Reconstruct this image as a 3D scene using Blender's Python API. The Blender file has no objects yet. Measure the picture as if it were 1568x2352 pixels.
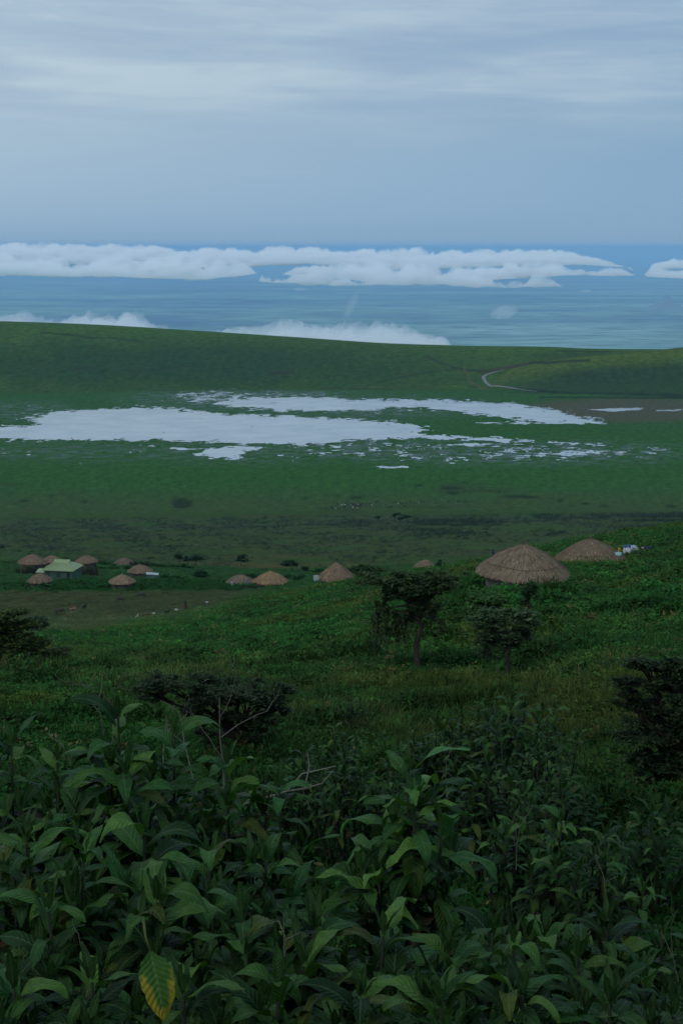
import bpy, math, random
import numpy as np
from mathutils import Vector
R = math.radians
sc = bpy.context.scene
COL = sc.collection
# ------------------------------------------------------------------ camera
FPX, CX, CY = 3267.0, 784.0, 1176.0         # focal length and centre, in the photo's 1568 x 2352 reading scale
TH = math.atan((1176 - 566) / 3267.0)
ct, st_ = math.cos(TH), math.sin(TH)
cam = bpy.data.cameras.new('camera')
cam.sensor_fit = 'HORIZONTAL'; cam.sensor_width = 24.0; cam.lens = 24.0 * FPX / 1568.0
cam.clip_start = 0.1; cam.clip_end = 400000
camo = bpy.data.objects.new('camera', cam); COL.objects.link(camo)
camo.location = (0, 0, 0); camo.rotation_euler = (R(90) - TH, 0, 0)
sc.camera = camo
# ------------------------------------------------------------------ view
sc.view_settings.view_transform = 'Standard'; sc.view_settings.look = 'None'
sc.view_settings.exposure = 0.0; sc.view_settings.gamma = 1.0
sc.view_settings.use_curve_mapping = False
sc.cycles.use_denoising = True
sc.cycles.volume_bounces = 8
sc.cycles.max_bounces = 10; sc.cycles.diffuse_bounces = 3; sc.cycles.glossy_bounces = 2
sc.cycles.transmission_bounces = 3; sc.cycles.transparent_max_bounces = 16
# ------------------------------------------------------------------ node helpers
def nmat(name):
    m = bpy.data.materials.new(name); m.use_nodes = True
    m.node_tree.nodes.clear(); return m, m.node_tree
def nd(nt, t, ins=None, **kw):
    n = nt.nodes.new(t)
    for k, v in kw.items(): setattr(n, k, v)
    if ins:
        for k, v in ins.items():
            s = n.inputs[k]
            if hasattr(v, 'is_linked') or isinstance(v, bpy.types.NodeSocket): nt.links.new(v, s)
            else: s.default_value = v
    return n
def rgba(c): return (c[0], c[1], c[2], 1.0)
def mixc(nt, f, a, b, mode='MIX'):
    n = nt.nodes.new('ShaderNodeMix'); n.data_type = 'RGBA'; n.blend_type = mode
    for k, v in ((0, f), (6, a), (7, b)):
        if isinstance(v, bpy.types.NodeSocket): nt.links.new(v, n.inputs[k])
        elif isinstance(v, (int, float)): n.inputs[k].default_value = v
        else: n.inputs[k].default_value = rgba(v)
    return n.outputs[2]
def mth(nt, op, a, b=None, c=None, clamp=False):
    n = nt.nodes.new('ShaderNodeMath'); n.operation = op; n.use_clamp = clamp
    for i, v in enumerate((a, b, c)):
        if v is None: continue
        if isinstance(v, bpy.types.NodeSocket): nt.links.new(v, n.inputs[i])
        else: n.inputs[i].default_value = v
    return n.outputs[0]
def ramp(nt, f, stops):
    n = nt.nodes.new('ShaderNodeValToRGB'); nt.links.new(f, n.inputs[0])
    e = n.color_ramp.elements
    while len(e) > 1: e.remove(e[0])
    e[0].position = stops[0][0]; e[0].color = rgba(stops[0][1])
    for p, c in stops[1:]:
        x = e.new(p); x.color = rgba(c)
    return n.outputs[0]
# ------------------------------------------------------------------ world: overcast evening sky
SUN_EL, SUN_AZ = R(40), R(-135)              # azimuth from +Y (view), negative = left
w = bpy.data.worlds.new('World'); sc.world = w; w.use_nodes = True
nt = w.node_tree; nt.nodes.clear()
tc = nd(nt, 'ShaderNodeTexCoord')
sep = nd(nt, 'ShaderNodeSeparateXYZ', {0: tc.outputs['Generated']})
sx, sy, sz = sep.outputs
azn = mth(nt, 'ARCTAN2', sx, sy)
base = ramp(nt, mth(nt, 'MULTIPLY', sz, 2.5, clamp=True), [
    (0.0, (.272, .420, .580)), (.03, (.262, .420, .600)), (.12, (.290, .448, .630)), (.22, (.325, .460, .600)),
    (.36, (.350, .470, .605)), (.60, (.34, .45, .58)), (1.0, (.34, .42, .52))])
# lighter left, bluer right
lr = mth(nt, 'MULTIPLY_ADD', azn, -2.1, 0.5, clamp=True)
blue = mixc(nt, lr, (.205, .370, .555), (.42, .565, .69))
elband = ramp(nt, mth(nt, 'MULTIPLY', sz, 2.5, clamp=True), [(0, (.0,)*3), (.05, (.35,)*3), (.16, (.75,)*3), (.30, (.65,)*3), (.46, (.0,)*3)])
base = mixc(nt, mth(nt, 'MULTIPLY', elband, 0.9), base, blue)
def streak(sxk, szk, w_, det, tilt=0.0):
    zz = mth(nt, 'MULTIPLY_ADD', azn, tilt, sz)
    v = nd(nt, 'ShaderNodeCombineXYZ', {0: mth(nt, 'MULTIPLY', azn, sxk), 1: mth(nt, 'MULTIPLY', zz, szk), 2: w_})
    n = nd(nt, 'ShaderNodeTexNoise', {'Vector': v.outputs[0], 'Scale': 1.0, 'Detail': det, 'Roughness': .5, 'Distortion': .35})
    return n.outputs[0]
n1 = streak(5.0, 42.0, 3.7, 5, 0.03); n2 = streak(14.0, 120.0, 9.2, 4, 0.02); n3 = streak(2.5, 14.0, 1.4, 2)
upmask = ramp(nt, mth(nt, 'MULTIPLY', sz, 2.5, clamp=True), [(0, (0,)*3), (.135, (.02,)*3), (.20, (.35,)*3), (.27, (1,)*3), (1, (1,)*3)])
cl = mth(nt, 'ADD', mth(nt, 'MULTIPLY', n1, .65), mth(nt, 'ADD', mth(nt, 'MULTIPLY', n2, .25), mth(nt, 'MULTIPLY', n3, .3)))
clc = ramp(nt, cl, [(.44, (.262, .390, .585)), (.54, (.315, .448, .612)), (.62, (.385, .520, .655)), (.72, (.52, .65, .74))])
clc = mixc(nt, .30, clc, mixc(nt, lr, (.23, .37, .56), (.54, .65, .73)))
skyc = mixc(nt, mth(nt, 'MULTIPLY', upmask, .85), base, clc)
thin = ramp(nt, streak(9.0, 260.0, 5.5, 3), [(.62, (0,)*3), (.78, (1,)*3)])
skyc = mixc(nt, mth(nt, 'MULTIPLY', thin, .12), skyc, (.46, .55, .64))
gain = ramp(nt, sz, [(.0, (1,)*3), (.17, (1,)*3), (.45, (1.4, 1.42, 1.45)), (1, (1.6, 1.62, 1.65))])
skyc = mixc(nt, 1.0, skyc, gain, 'MULTIPLY')
sky = nd(nt, 'ShaderNodeTexSky', sky_type='NISHITA')
sky.sun_disc = False; sky.sun_elevation = SUN_EL; sky.sun_rotation = SUN_AZ
b1 = nd(nt, 'ShaderNodeBackground', {0: sky.outputs[0], 1: 0.05})
b2 = nd(nt, 'ShaderNodeBackground', {0: skyc, 1: 1.0})
mx = nd(nt, 'ShaderNodeMixShader', {0: 0.94, 1: b1.outputs[0], 2: b2.outputs[0]})
nd(nt, 'ShaderNodeOutputWorld', {0: mx.outputs[0]})
# ------------------------------------------------------------------ sun behind the cloud layer
sl = bpy.data.lights.new('sun', 'SUN'); sl.energy = 0.75; sl.angle = R(14); sl.color = (1, .96, .9)
slo = bpy.data.objects.new('sun', sl); COL.objects.link(slo)
sdir = Vector((math.sin(SUN_AZ) * math.cos(SUN_EL), math.cos(SUN_AZ) * math.cos(SUN_EL), math.sin(SUN_EL)))
slo.rotation_euler = sdir.to_track_quat('Z', 'Y').to_euler()
# ------------------------------------------------------------------ numpy noise
_rs = np.random.RandomState(7)
_perm = _rs.permutation(4096); _g = _rs.rand(4096) * 2 * np.pi
_gx, _gy = np.cos(_g), np.sin(_g)
def perlin(x, y, seed=0):
    xi = np.floor(x).astype(np.int64); yi = np.floor(y).astype(np.int64)
    xf = x - xi; yf = y - yi
    def gr(ix, iy, dx, dy):
        h = _perm[(_perm[(ix + seed * 131) & 4095] + iy) & 4095]
        return _gx[h] * dx + _gy[h] * dy
    u = xf * xf * xf * (xf * (xf * 6 - 15) + 10); v = yf * yf * yf * (yf * (yf * 6 - 15) + 10)
    a = gr(xi, yi, xf, yf); b = gr(xi + 1, yi, xf - 1, yf)
    c = gr(xi, yi + 1, xf, yf - 1); d = gr(xi + 1, yi + 1, xf - 1, yf - 1)
    return (a + u * (b - a)) * (1 - v) + (c + u * (d - c)) * v
def fbm(x, y, oct=5, seed=0, rough=.5):
    s = 0; a = 1; t = 0
    for i in range(oct):
        s = s + a * perlin(x * 2 ** i, y * 2 ** i, seed + i); t += a; a *= rough
    return s / t * 1.6
def sstep(a, b, x):
    t = np.clip((x - a) / (b - a), 0, 1); return t * t * (3 - 2 * t)
def pchip(xk, yk, x):
    xk = np.asarray(xk, float); yk = np.asarray(yk, float)
    h = np.diff(xk); d = np.diff(yk) / h
    m = np.zeros_like(yk); m[0] = d[0]; m[-1] = d[-1]
    for i in range(1, len(xk) - 1):
        if d[i-1] * d[i] > 0:
            w1 = 2 * h[i] + h[i-1]; w2 = h[i] + 2 * h[i-1]
            m[i] = (w1 + w2) / (w1 / d[i-1] + w2 / d[i])
    x = np.clip(x, xk[0], xk[-1]); i = np.clip(np.searchsorted(xk, x) - 1, 0, len(xk) - 2)
    t = (x - xk[i]) / h[i]
    return ((2*t**3 - 3*t**2 + 1) * yk[i] + (t**3 - 2*t**2 + t) * h[i] * m[i] + (-2*t**3 + 3*t**2) * yk[i+1] + (t**3 - t**2) * h[i] * m[i+1])
# ------------------------------------------------------------------ where things stand: bearings and distances read off the photo
def azpx(px): return np.arctan2((np.asarray(px, float) - CX) / FPX, ct)
def zrow(py, d, az=0.0):
    v = (np.asarray(py, float) - CY) / FPX
    return -(st_ + v * ct) / (ct - v * st_) * np.cos(az) * d
def proj(x, y, z):
    dep = y * ct - z * st_
    return CX + FPX * x / dep, CY - FPX * (y * st_ + z * ct) / dep
def pos(px, py, d):
    """World point at horizontal distance d along the sight line of (px, py)."""
    x = (px - CX) / FPX; v = (py - CY) / FPX
    h = math.hypot(x, ct - v * st_); k = d / h
    return Vector((x * k, (ct - v * st_) * k, -(st_ + v * ct) * k))
FLOOR = -238.0
KD = [1, 4, 7, 12, 20, 30, 50, 72, 103, 140, 185, 250, 340, 500, 700, 900, 1150, 1330]
RT = {  # column: ground row at each distance from 12 m on
 -500: [2270, 2010, 1860, 1690, 1590, 1530, 1500, 1470, 1430, 1375, 1305, 1258, 1228, 1197],
    0: [2270, 2000, 1850, 1680, 1580, 1520, 1480, 1448, 1402, 1326, 1282, 1250, 1225, 1199],
  300: [2270, 2000, 1850, 1690, 1590, 1520, 1470, 1435, 1395, 1325, 1281, 1249, 1222, 1197],
  600: [2260, 1990, 1840, 1680, 1575, 1500, 1440, 1390, 1365, 1335, 1285, 1244, 1216, 1194],
  800: [2260, 1985, 1830, 1665, 1560, 1467, 1400, 1348, 1343, 1325, 1283, 1240, 1211, 1191],
 1000: [2250, 1970, 1810, 1660, 1550, 1398, 1345, 1317, 1325, 1318, 1280, 1236, 1206, 1189],
 1200: [2250, 1960, 1800, 1650, 1545, 1347, 1305, 1277, 1300, 1310, 1278, 1232, 1203, 1187],
 1400: [2240, 1930, 1780, 1600, 1480, 1370, 1300, 1238, 1270, 1295, 1265, 1222, 1195, 1183],
 1568: [2240, 1920, 1760, 1580, 1460, 1350, 1265, 1215, 1240, 1270, 1250, 1212, 1190, 1180],
 2000: [2240, 1920, 1740, 1550, 1430, 1300, 1200, 1160, 1180, 1200, 1210, 1200, 1185, 1177],
}
cols = sorted(RT); caz = np.array([float(azpx(c)) for c in cols])
dA = np.exp(np.linspace(np.log(.6), np.log(90), 230)); dB = np.exp(np.linspace(np.log(91), np.log(1500), 270))
dC = np.exp(np.linspace(np.log(1505), np.log(3350), 230)); dD = np.linspace(3420, 8200, 36)
DG = np.concatenate([dA, dB, dC, dD]); LDG = np.log(DG)
aF = np.linspace(R(-17.5), R(17.5), 640); ext = R(17.5) + np.cumsum(np.linspace(.002, .125, 46)); ext = ext[ext < math.pi]
AG = np.concatenate([-ext[::-1], aF, ext]); AG[0] = -math.pi; AG[-1] = math.pi
zc = []
for c, a in zip(cols, caz):
    z = [-1.9, -3.4, -4.75] + [float(zrow(r, d, a)) for r, d in zip(RT[c], KD[3:17])] + [FLOOR]
    zc.append(pchip(np.log(KD), z, LDG))
zc = np.array(zc)
ac = np.clip(AG, caz[0], caz[-1])
Z = np.stack([pchip(caz, zc[:, j], ac) for j in range(len(DG))], axis=1)      # (az, d)
A2, D2 = np.meshgrid(AG, DG, indexing='ij')
X2, Y2 = np.sin(A2) * D2, np.cos(A2) * D2
pxA = CX + FPX * np.tan(np.clip(A2, -1.2, 1.2)) * ct
# far rim of the crater
crest = pchip([-900, 0, 200, 470, 700, 900, 1100, 1250, 1330, 1470, 2400], [725, 740, 747, 764, 780, 794, 800, 802, 806, 808, 800], pxA.ravel()).reshape(pxA.shape)
cd = pchip([-900, 0, 700, 1200, 1500, 2400], [3150, 3100, 2950, 2800, 2720, 2720], pxA.ravel()).reshape(pxA.shape)
bd = pchip([-900, 0, 800, 1200, 2400], [2400, 2400, 2430, 2450, 2450], pxA.ravel()).reshape(pxA.shape)
zcr = zrow(crest, cd, np.clip(A2, -.4, .4))
t = np.clip((D2 - bd) / (cd - bd), 0, 1)
prof = np.sin(t ** 1.15 * math.pi / 2) ** 1.25
rim = FLOOR + (zcr - FLOOR) * prof
rim = np.where(D2 > cd, zcr - .17 * (D2 - cd) * sstep(0, 500, D2 - cd) - 2e-5 * (D2 - cd) ** 2, rim)
c2 = pchip([900, 1110, 1160, 1200, 1300, 1400, 1470, 1568, 1700, 2600], [930, 872, 848, 838, 823, 814, 808, 797, 785, 770], pxA.ravel()).reshape(pxA.shape)
zc2 = np.maximum(zrow(c2, 2620, np.clip(A2, -.4, .4)), FLOOR - 4)
t2 = np.clip((D2 - 2340) / (2620 - 2340), 0, 1)
h2 = (zc2 - FLOOR) * np.where(D2 < 2620, np.sin(t2 * math.pi / 2) ** 1.1, np.cos(np.clip((D2 - 2620) / 260, 0, 1) * math.pi / 2))
far = np.where(D2 < 2620, np.maximum(rim, FLOOR + h2), np.maximum(rim, np.where(D2 < 2880, FLOOR + h2, -9e3)))
Z = np.where(D2 > 1330, far, Z)
# relief
n_big = fbm(X2 / 90, Y2 / 90, 5, 3); n_med = fbm(X2 / 14, Y2 / 14, 5, 11); n_small = fbm(X2 / 2.2, Y2 / 2.2, 4, 21)
slope_mask = sstep(330, 480, D2) * (1 - sstep(1020, 1180, D2))
Z = Z + n_small * .26 * sstep(3, 10, D2) * (1 - sstep(150, 260, D2)) + n_med * (.45 * sstep(12, 50, D2) * (1 - sstep(1000, 1250, D2))) + n_big * slope_mask * 2.0
rimm = sstep(2450, 2650, D2) * (1 - sstep(3000, 3400, D2) * .5)
Z = Z + rimm * (fbm(X2 / 160, Y2 / 160, 5, 5) * 3.0) * np.clip((cd - D2) / 300, 0.12, 1)
Z[0] = Z[-1] = (Z[0] + Z[-1]) / 2
def gz(x, y):
    """Ground height under a point."""
    x = np.asarray(x, float); y = np.asarray(y, float)
    a = np.arctan2(x, y); ld = np.log(np.maximum(np.hypot(x, y), DG[0] * 1.001))
    i = np.clip(np.searchsorted(AG, a) - 1, 0, len(AG) - 2); j = np.clip(np.searchsorted(LDG, ld) - 1, 0, len(LDG) - 2)
    u = (a - AG[i]) / (AG[i+1] - AG[i]); v = np.clip((ld - LDG[j]) / (LDG[j+1] - LDG[j]), 0, 1)
    return (Z[i, j] * (1-u) * (1-v) + Z[i+1, j] * u * (1-v) + Z[i, j+1] * (1-u) * v + Z[i+1, j+1] * u * v)
def gpos(px, d):
    """Ground point in the bearing of column px (taken at the row the ground shows there)."""
    y = d; x = 0
    a = float(azpx(px))
    for _ in range(4):
        x, y = math.sin(a) * d, math.cos(a) * d
        z = float(gz(x, y)); p, r = proj(x, y, z)
        a += (px - p) / FPX
    return Vector((math.sin(a) * d, math.cos(a) * d, float(gz(math.sin(a) * d, math.cos(a) * d))))
# ------------------------------------------------------------------ mesh helper
def mesh_np(name, V, F, mat=None, parent=None, smooth=True, col=None, uv=None, mats=None, mi=None):
    """F: (n,3) or (n,4) int array, or list of polygons."""
    me = bpy.data.meshes.new(name)
    V = np.asarray(V, np.float32); me.vertices.add(len(V)); me.vertices.foreach_set('co', V.ravel())
    if isinstance(F, (list, tuple)) and len(F) and not isinstance(F[0], np.ndarray):
        lens = np.array([len(f) for f in F], np.int32); flat = np.fromiter((i for f in F for i in f), np.int32)
    else:
        F = np.asarray(F, np.int32); lens = np.full(len(F), F.shape[1], np.int32); flat = F.ravel()
    me.loops.add(len(flat)); me.loops.foreach_set('vertex_index', flat)
    me.polygons.add(len(lens)); st = np.zeros(len(lens), np.int32); st[1:] = np.cumsum(lens)[:-1]
    me.polygons.foreach_set('loop_start', st)
    try: me.polygons.foreach_set('loop_total', lens)
    except Exception: pass
    me.polygons.foreach_set('use_smooth', np.full(len(lens), smooth, bool))
    if mats:
        for m in mats: me.materials.append(m)
        me.polygons.foreach_set('material_index', np.asarray(mi, np.int32))
    elif mat: me.materials.append(mat)
    me.update(calc_edges=True)
    if col is not None:
        c = np.ones((len(V), 4), np.float32); c[:, :3] = col
        at = me.color_attributes.new('col', 'FLOAT_COLOR', 'POINT'); at.data.foreach_set('color', c.ravel())
    if uv is not None:
        ul = me.uv_layers.new(name='UVMap'); ul.data.foreach_set('uv', np.asarray(uv, np.float32)[flat].ravel())
    o = bpy.data.objects.new(name, me); COL.objects.link(o)
    if parent: o.parent = parent
    return o
def tag(o, label=None, cat=None, group=None, kind=None):
    for k, v in (('label', label), ('category', cat), ('group', group), ('kind', kind)):
        if v: o[k] = v
    return o
def empty(name, loc, rz=0.0):
    o = bpy.data.objects.new(name, None); COL.objects.link(o); o.location = loc; o.rotation_euler = (0, 0, rz)
    o.empty_display_size = .2; return o
def grid_faces(na, nb, mask=None):
    i = np.arange(na - 1)[:, None] * nb + np.arange(nb - 1)[None, :]
    F = np.stack([i, i + nb, i + nb + 1, i + 1], axis=-1).reshape(-1, 4)
    if mask is not None: F = F[mask.reshape(-1)]
    return F
# ------------------------------------------------------------------ terrain colours
def seg_dist(px, py, pts, asp=1.0):
    """Distance in reading pixels (rows stretched by asp) to a polyline."""
    best = np.full(px.shape, 1e9)
    for (x0, y0), (x1, y1) in zip(pts[:-1], pts[1:]):
        dx, dy = x1 - x0, (y1 - y0) * asp
        L = dx * dx + dy * dy + 1e-9
        tt = np.clip(((px - x0) * dx + (py - y0) * asp * dy) / L, 0, 1)
        best = np.minimum(best, np.hypot(px - x0 - tt * dx, (py - y0) * asp - tt * dy))
    return best
def blob(px, py, cx, cy, rx, ry, soft=.35):
    r = np.hypot((px - cx) / rx, (py - cy) / ry); return 1 - sstep(1 - soft, 1 + soft, r)
PX, PY = proj(X2, np.maximum(Y2, .2), Z)
def lerp(a, b, f): return a + (np.asarray(b) - a) * f[..., None]
C = np.zeros(X2.shape + (3,)); C[:] = (.030, .060, .020)
jit = fbm(X2 / 1.1, Y2 / 1.1, 3, 31); jit2 = fbm(X2 / 6.5, Y2 / 6.5, 4, 37); jit3 = fbm(X2 / 45, Y2 / 45, 5, 41)
# near ground: earth and grass below the herbs
C = lerp(C, (.042, .058, .022), sstep(-.1, .5, jit2))
C = lerp(C, (.050, .045, .024), sstep(.25, .8, jit3) * .6)
# short grass field below the village and grass behind
fld = sstep(1352, 1362, PY + jit2 * 6) * (1 - sstep(0, 30, PY - np.interp(PX, [0, 150, 300, 480, 560, 700], [1480, 1470, 1440, 1410, 1370, 1340]))) * (D2 > 150) * (PX < 640)
C = lerp(C, (.058, .074, .046), fld * .9); C = lerp(C, (.050, .052, .030), fld * sstep(0, .6, jit2) * .7)
vil = (1 - sstep(1352, 1366, PY)) * (D2 > 225) * (D2 < 430)
C = lerp(C, (.022, .088, .030), vil * .85)
C = lerp(C, (.014, .040, .022), vil * sstep(.1, .5, jit2) * .5)
tex = sstep(400, 440, D2) * (1 - sstep(1160, 1230, D2))
C = lerp(C, (.040, .080, .047), tex); C = lerp(C, (.052, .070, .054), tex * sstep(-.2, .5, jit3) * .7)
C = lerp(C, (.026, .095, .040), tex * sstep(.1, .6, -jit3) * .7)
band = tex * blob(PX, PY, 600, 1305, 420, 12) ; C = lerp(C, (.066, .078, .052), band * .8)
rd = tex * sstep(.05, .55, fbm(X2 / 26, Y2 / 9, 4, 52)); C = lerp(C, (.018, .034, .022), rd * .35)
# crater floor
flo = sstep(1180, 1260, D2) * (1 - sstep(2370, 2440, D2))
C = lerp(C, (.028, .098, .038), flo)
j5 = fbm(X2 / 60, Y2 / 60, 5, 61); j6 = fbm(X2 / 18, Y2 / 26, 5, 67)
lush = flo * blob(PX, PY, 700, 1050, 1300, 75, .3)
C = lerp(C, (.026, .098, .030), lush * .85)
C = lerp(C, (.040, .078, .042), flo * sstep(1105, 1160, PY + j5 * 20) * .75)
C = lerp(C, (.052, .070, .040), flo * sstep(.1, .6, j5) * sstep(1120, 1160, PY) * .6)
C = lerp(C, (.018, .050, .026), flo * sstep(.22, .6, j6) * .5)
C = C * (1 + flo * .40 * fbm(X2 / 8, Y2 / 16, 4, 69))[..., None]
sheen = np.zeros(PX.shape)  # wet sheen of the marsh, painted into the ground colour
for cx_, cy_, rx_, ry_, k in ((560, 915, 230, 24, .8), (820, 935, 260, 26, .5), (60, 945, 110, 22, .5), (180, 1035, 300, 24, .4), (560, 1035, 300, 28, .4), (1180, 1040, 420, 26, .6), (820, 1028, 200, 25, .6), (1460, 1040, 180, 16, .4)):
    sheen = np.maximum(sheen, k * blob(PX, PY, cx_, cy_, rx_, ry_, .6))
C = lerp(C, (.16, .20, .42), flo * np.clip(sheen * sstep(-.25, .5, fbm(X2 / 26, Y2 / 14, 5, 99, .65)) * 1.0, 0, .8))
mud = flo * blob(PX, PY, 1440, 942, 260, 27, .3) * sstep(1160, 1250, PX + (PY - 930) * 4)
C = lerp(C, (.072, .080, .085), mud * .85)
C = lerp(C, (.018, .030, .026), flo * blob(PX, PY, 418, 1156, 24, 12, .3) * .9)
for cx_, cy_, rx_, ry_ in ((1080, 1115, 90, 6), (1130, 1126, 60, 5), (1040, 1128, 50, 4), (790, 1176, 70, 6), (960, 1164, 90, 4), (20, 1113, 40, 5)):
    C = lerp(C, (.028, .042, .034), flo * blob(PX, PY, cx_, cy_, rx_, ry_, .8) * .6 * sstep(-.5, .3, j6))
for pts in ([(990, 1129), (1100, 1137), (1240, 1143), (1400, 1164)], [(945, 1113), (1010, 1120), (1090, 1124)], [(46, 1151), (200, 1151)], [(370, 1150), (415, 1151)], [(1500, 1165), (1640, 1160)], [(700, 1143), (760, 1146), (860, 1140)]):
    C = lerp(C, (.012, .024, .018), flo * (1 - sstep(.6, 2.2, seg_dist(PX, PY, pts, 1.6))) * .85)
# far rim
rm = sstep(2370, 2440, D2)
C = lerp(C, (.034, .092, .034), rm)
j7 = fbm(X2 / 110, Y2 / 150, 5, 71)
C = lerp(C, (.060, .125, .036), rm * sstep(-.2, .5, j7) * .75)
C = lerp(C, (.052, .125, .034), rm * (1 - sstep(0, 60, PY - crest)) * .7)
C = lerp(C, (.070, .085, .045), rm * sstep(.1, .6, fbm(X2 / 70, Y2 / 200, 5, 73)) * .5)
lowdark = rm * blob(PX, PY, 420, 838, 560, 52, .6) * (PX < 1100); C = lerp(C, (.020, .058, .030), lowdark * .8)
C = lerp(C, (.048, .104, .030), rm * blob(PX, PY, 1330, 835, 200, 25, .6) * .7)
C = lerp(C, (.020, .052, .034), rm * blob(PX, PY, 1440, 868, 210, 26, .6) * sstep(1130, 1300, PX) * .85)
jr = fbm(X2 / 30, Y2 / 30, 4, 77)
hill2 = ((D2 > 2340) & (D2 < 2640) & (h2 > rim - FLOOR - .5) & (h2 > 1.0)).astype(float)
C = lerp(C, (.066, .118, .034), hill2 * (1 - sstep(4, 40, PY - c2)) * .9)  # bright hill top, dark foot below: slope shading and bushes painted in
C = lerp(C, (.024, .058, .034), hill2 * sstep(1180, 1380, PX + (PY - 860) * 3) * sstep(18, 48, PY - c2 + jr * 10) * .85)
gap = rm * blob(PX, PY, 1330, 818, 150, 9, .6) * (1 - hill2); C = lerp(C, (.024, .060, .034), gap * .6)
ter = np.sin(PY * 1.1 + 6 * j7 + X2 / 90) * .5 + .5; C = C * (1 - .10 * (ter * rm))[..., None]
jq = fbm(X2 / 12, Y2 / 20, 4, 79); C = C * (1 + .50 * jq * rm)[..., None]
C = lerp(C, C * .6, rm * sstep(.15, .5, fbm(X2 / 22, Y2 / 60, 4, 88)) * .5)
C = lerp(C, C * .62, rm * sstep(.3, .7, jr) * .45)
for pts, wd, cc in (
    ([(980, 818), (1000, 829), (1035, 840), (1065, 850)], 3.0, (.022, .040, .032)),
    ([(1065, 850), (1120, 851), (1170, 843), (1225, 833), (1260, 832), (1350, 827)], 4.0, (.020, .034, .030)),
    ([(1110, 858), (1150, 846), (1210, 836)], 5.0, (.046, .052, .044)),
    ([(1065, 850), (1075, 862), (1078, 875), (1100, 888), (1118, 893)], 3.0, (.080, .086, .066)),
    ([(1060, 845), (960, 858), (870, 878)], 2.6, (.024, .046, .032)),
    ([(95, 763), (175, 770), (200, 775)], 3.0, (.020, .040, .030)), ([(205, 776), (260, 776), (330, 786)], 2.0, (.020, .040, .030)),
    ([(280, 848), (320, 853), (355, 850), (400, 843), (470, 838)], 2.5, (.024, .040, .036)),
    ([(170, 846), (215, 845)], 3.2, (.030, .036, .036)), ([(620, 855), (672, 856)], 3.6, (.034, .036, .036)),
    ([(30, 790), (38, 812), (55, 836)], 2.0, (.020, .042, .030)), ([(525, 858), (535, 870), (552, 856)], 2.0, (.022, .042, .030)),
    ([(1190, 893), (1290, 902), (1568, 908)], 3.5, (.014, .026, .024)), ([(1240, 912), (1568, 914)], 2.4, (.016, .030, .026)),
    ([(1280, 806), (1400, 808)], 2.0, (.016, .034, .024)), ([(740, 892), (900, 894)], 1.4, (.020, .040, .028))):
    C = lerp(C, cc, (D2 > 2100) * (1 - sstep(wd * .5, wd * 1.35, seg_dist(PX, PY, pts, 1.4) + jr * wd * .7)) * .9)
# trampled earth beside the gully in the near slope
for cx_, cy_, rx_, ry_ in ((665, 1515, 55, 18), (690, 1490, 22, 12), (550, 1465, 12, 10), (575, 1425, 30, 10), (420, 1625, 45, 12)):
    C = lerp(C, (.030, .024, .020), blob(PX, PY, cx_, cy_, rx_, ry_, .5) * (D2 < 200) * .9)
C = C * np.array((1.08, .87, .52))
C = np.clip(C * (1 + .18 * jit[..., None]), .004, .4)
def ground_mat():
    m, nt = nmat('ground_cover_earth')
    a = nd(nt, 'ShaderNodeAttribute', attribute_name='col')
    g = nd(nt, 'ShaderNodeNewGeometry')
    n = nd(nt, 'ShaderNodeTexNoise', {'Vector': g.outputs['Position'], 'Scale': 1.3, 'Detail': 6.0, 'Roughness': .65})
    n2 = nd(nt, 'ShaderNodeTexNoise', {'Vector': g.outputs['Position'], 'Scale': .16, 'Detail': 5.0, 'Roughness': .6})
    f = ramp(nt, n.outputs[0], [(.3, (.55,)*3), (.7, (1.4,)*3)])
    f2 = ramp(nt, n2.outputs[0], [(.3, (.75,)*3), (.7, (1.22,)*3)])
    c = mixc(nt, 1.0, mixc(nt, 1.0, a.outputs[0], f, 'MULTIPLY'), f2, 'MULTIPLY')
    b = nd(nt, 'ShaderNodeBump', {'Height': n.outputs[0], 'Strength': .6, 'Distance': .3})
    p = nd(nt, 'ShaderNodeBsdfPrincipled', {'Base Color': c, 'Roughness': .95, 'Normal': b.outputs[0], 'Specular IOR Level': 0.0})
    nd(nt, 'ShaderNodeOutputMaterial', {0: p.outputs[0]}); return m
GM = ground_mat()
V = np.stack([X2, Y2, Z], -1).reshape(-1, 3)
F = grid_faces(len(AG), len(DG))
nv = len(V); V = np.vstack([V, [[0, 0, Z[:, 0].mean()]]])          # close the little hole below the camera
F4 = F
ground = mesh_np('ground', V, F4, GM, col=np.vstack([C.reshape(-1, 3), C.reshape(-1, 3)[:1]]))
tag(ground, 'green slope falling to a grassy crater floor with low hills beyond', 'ground', kind='structure')
del V, F, F4
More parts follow.
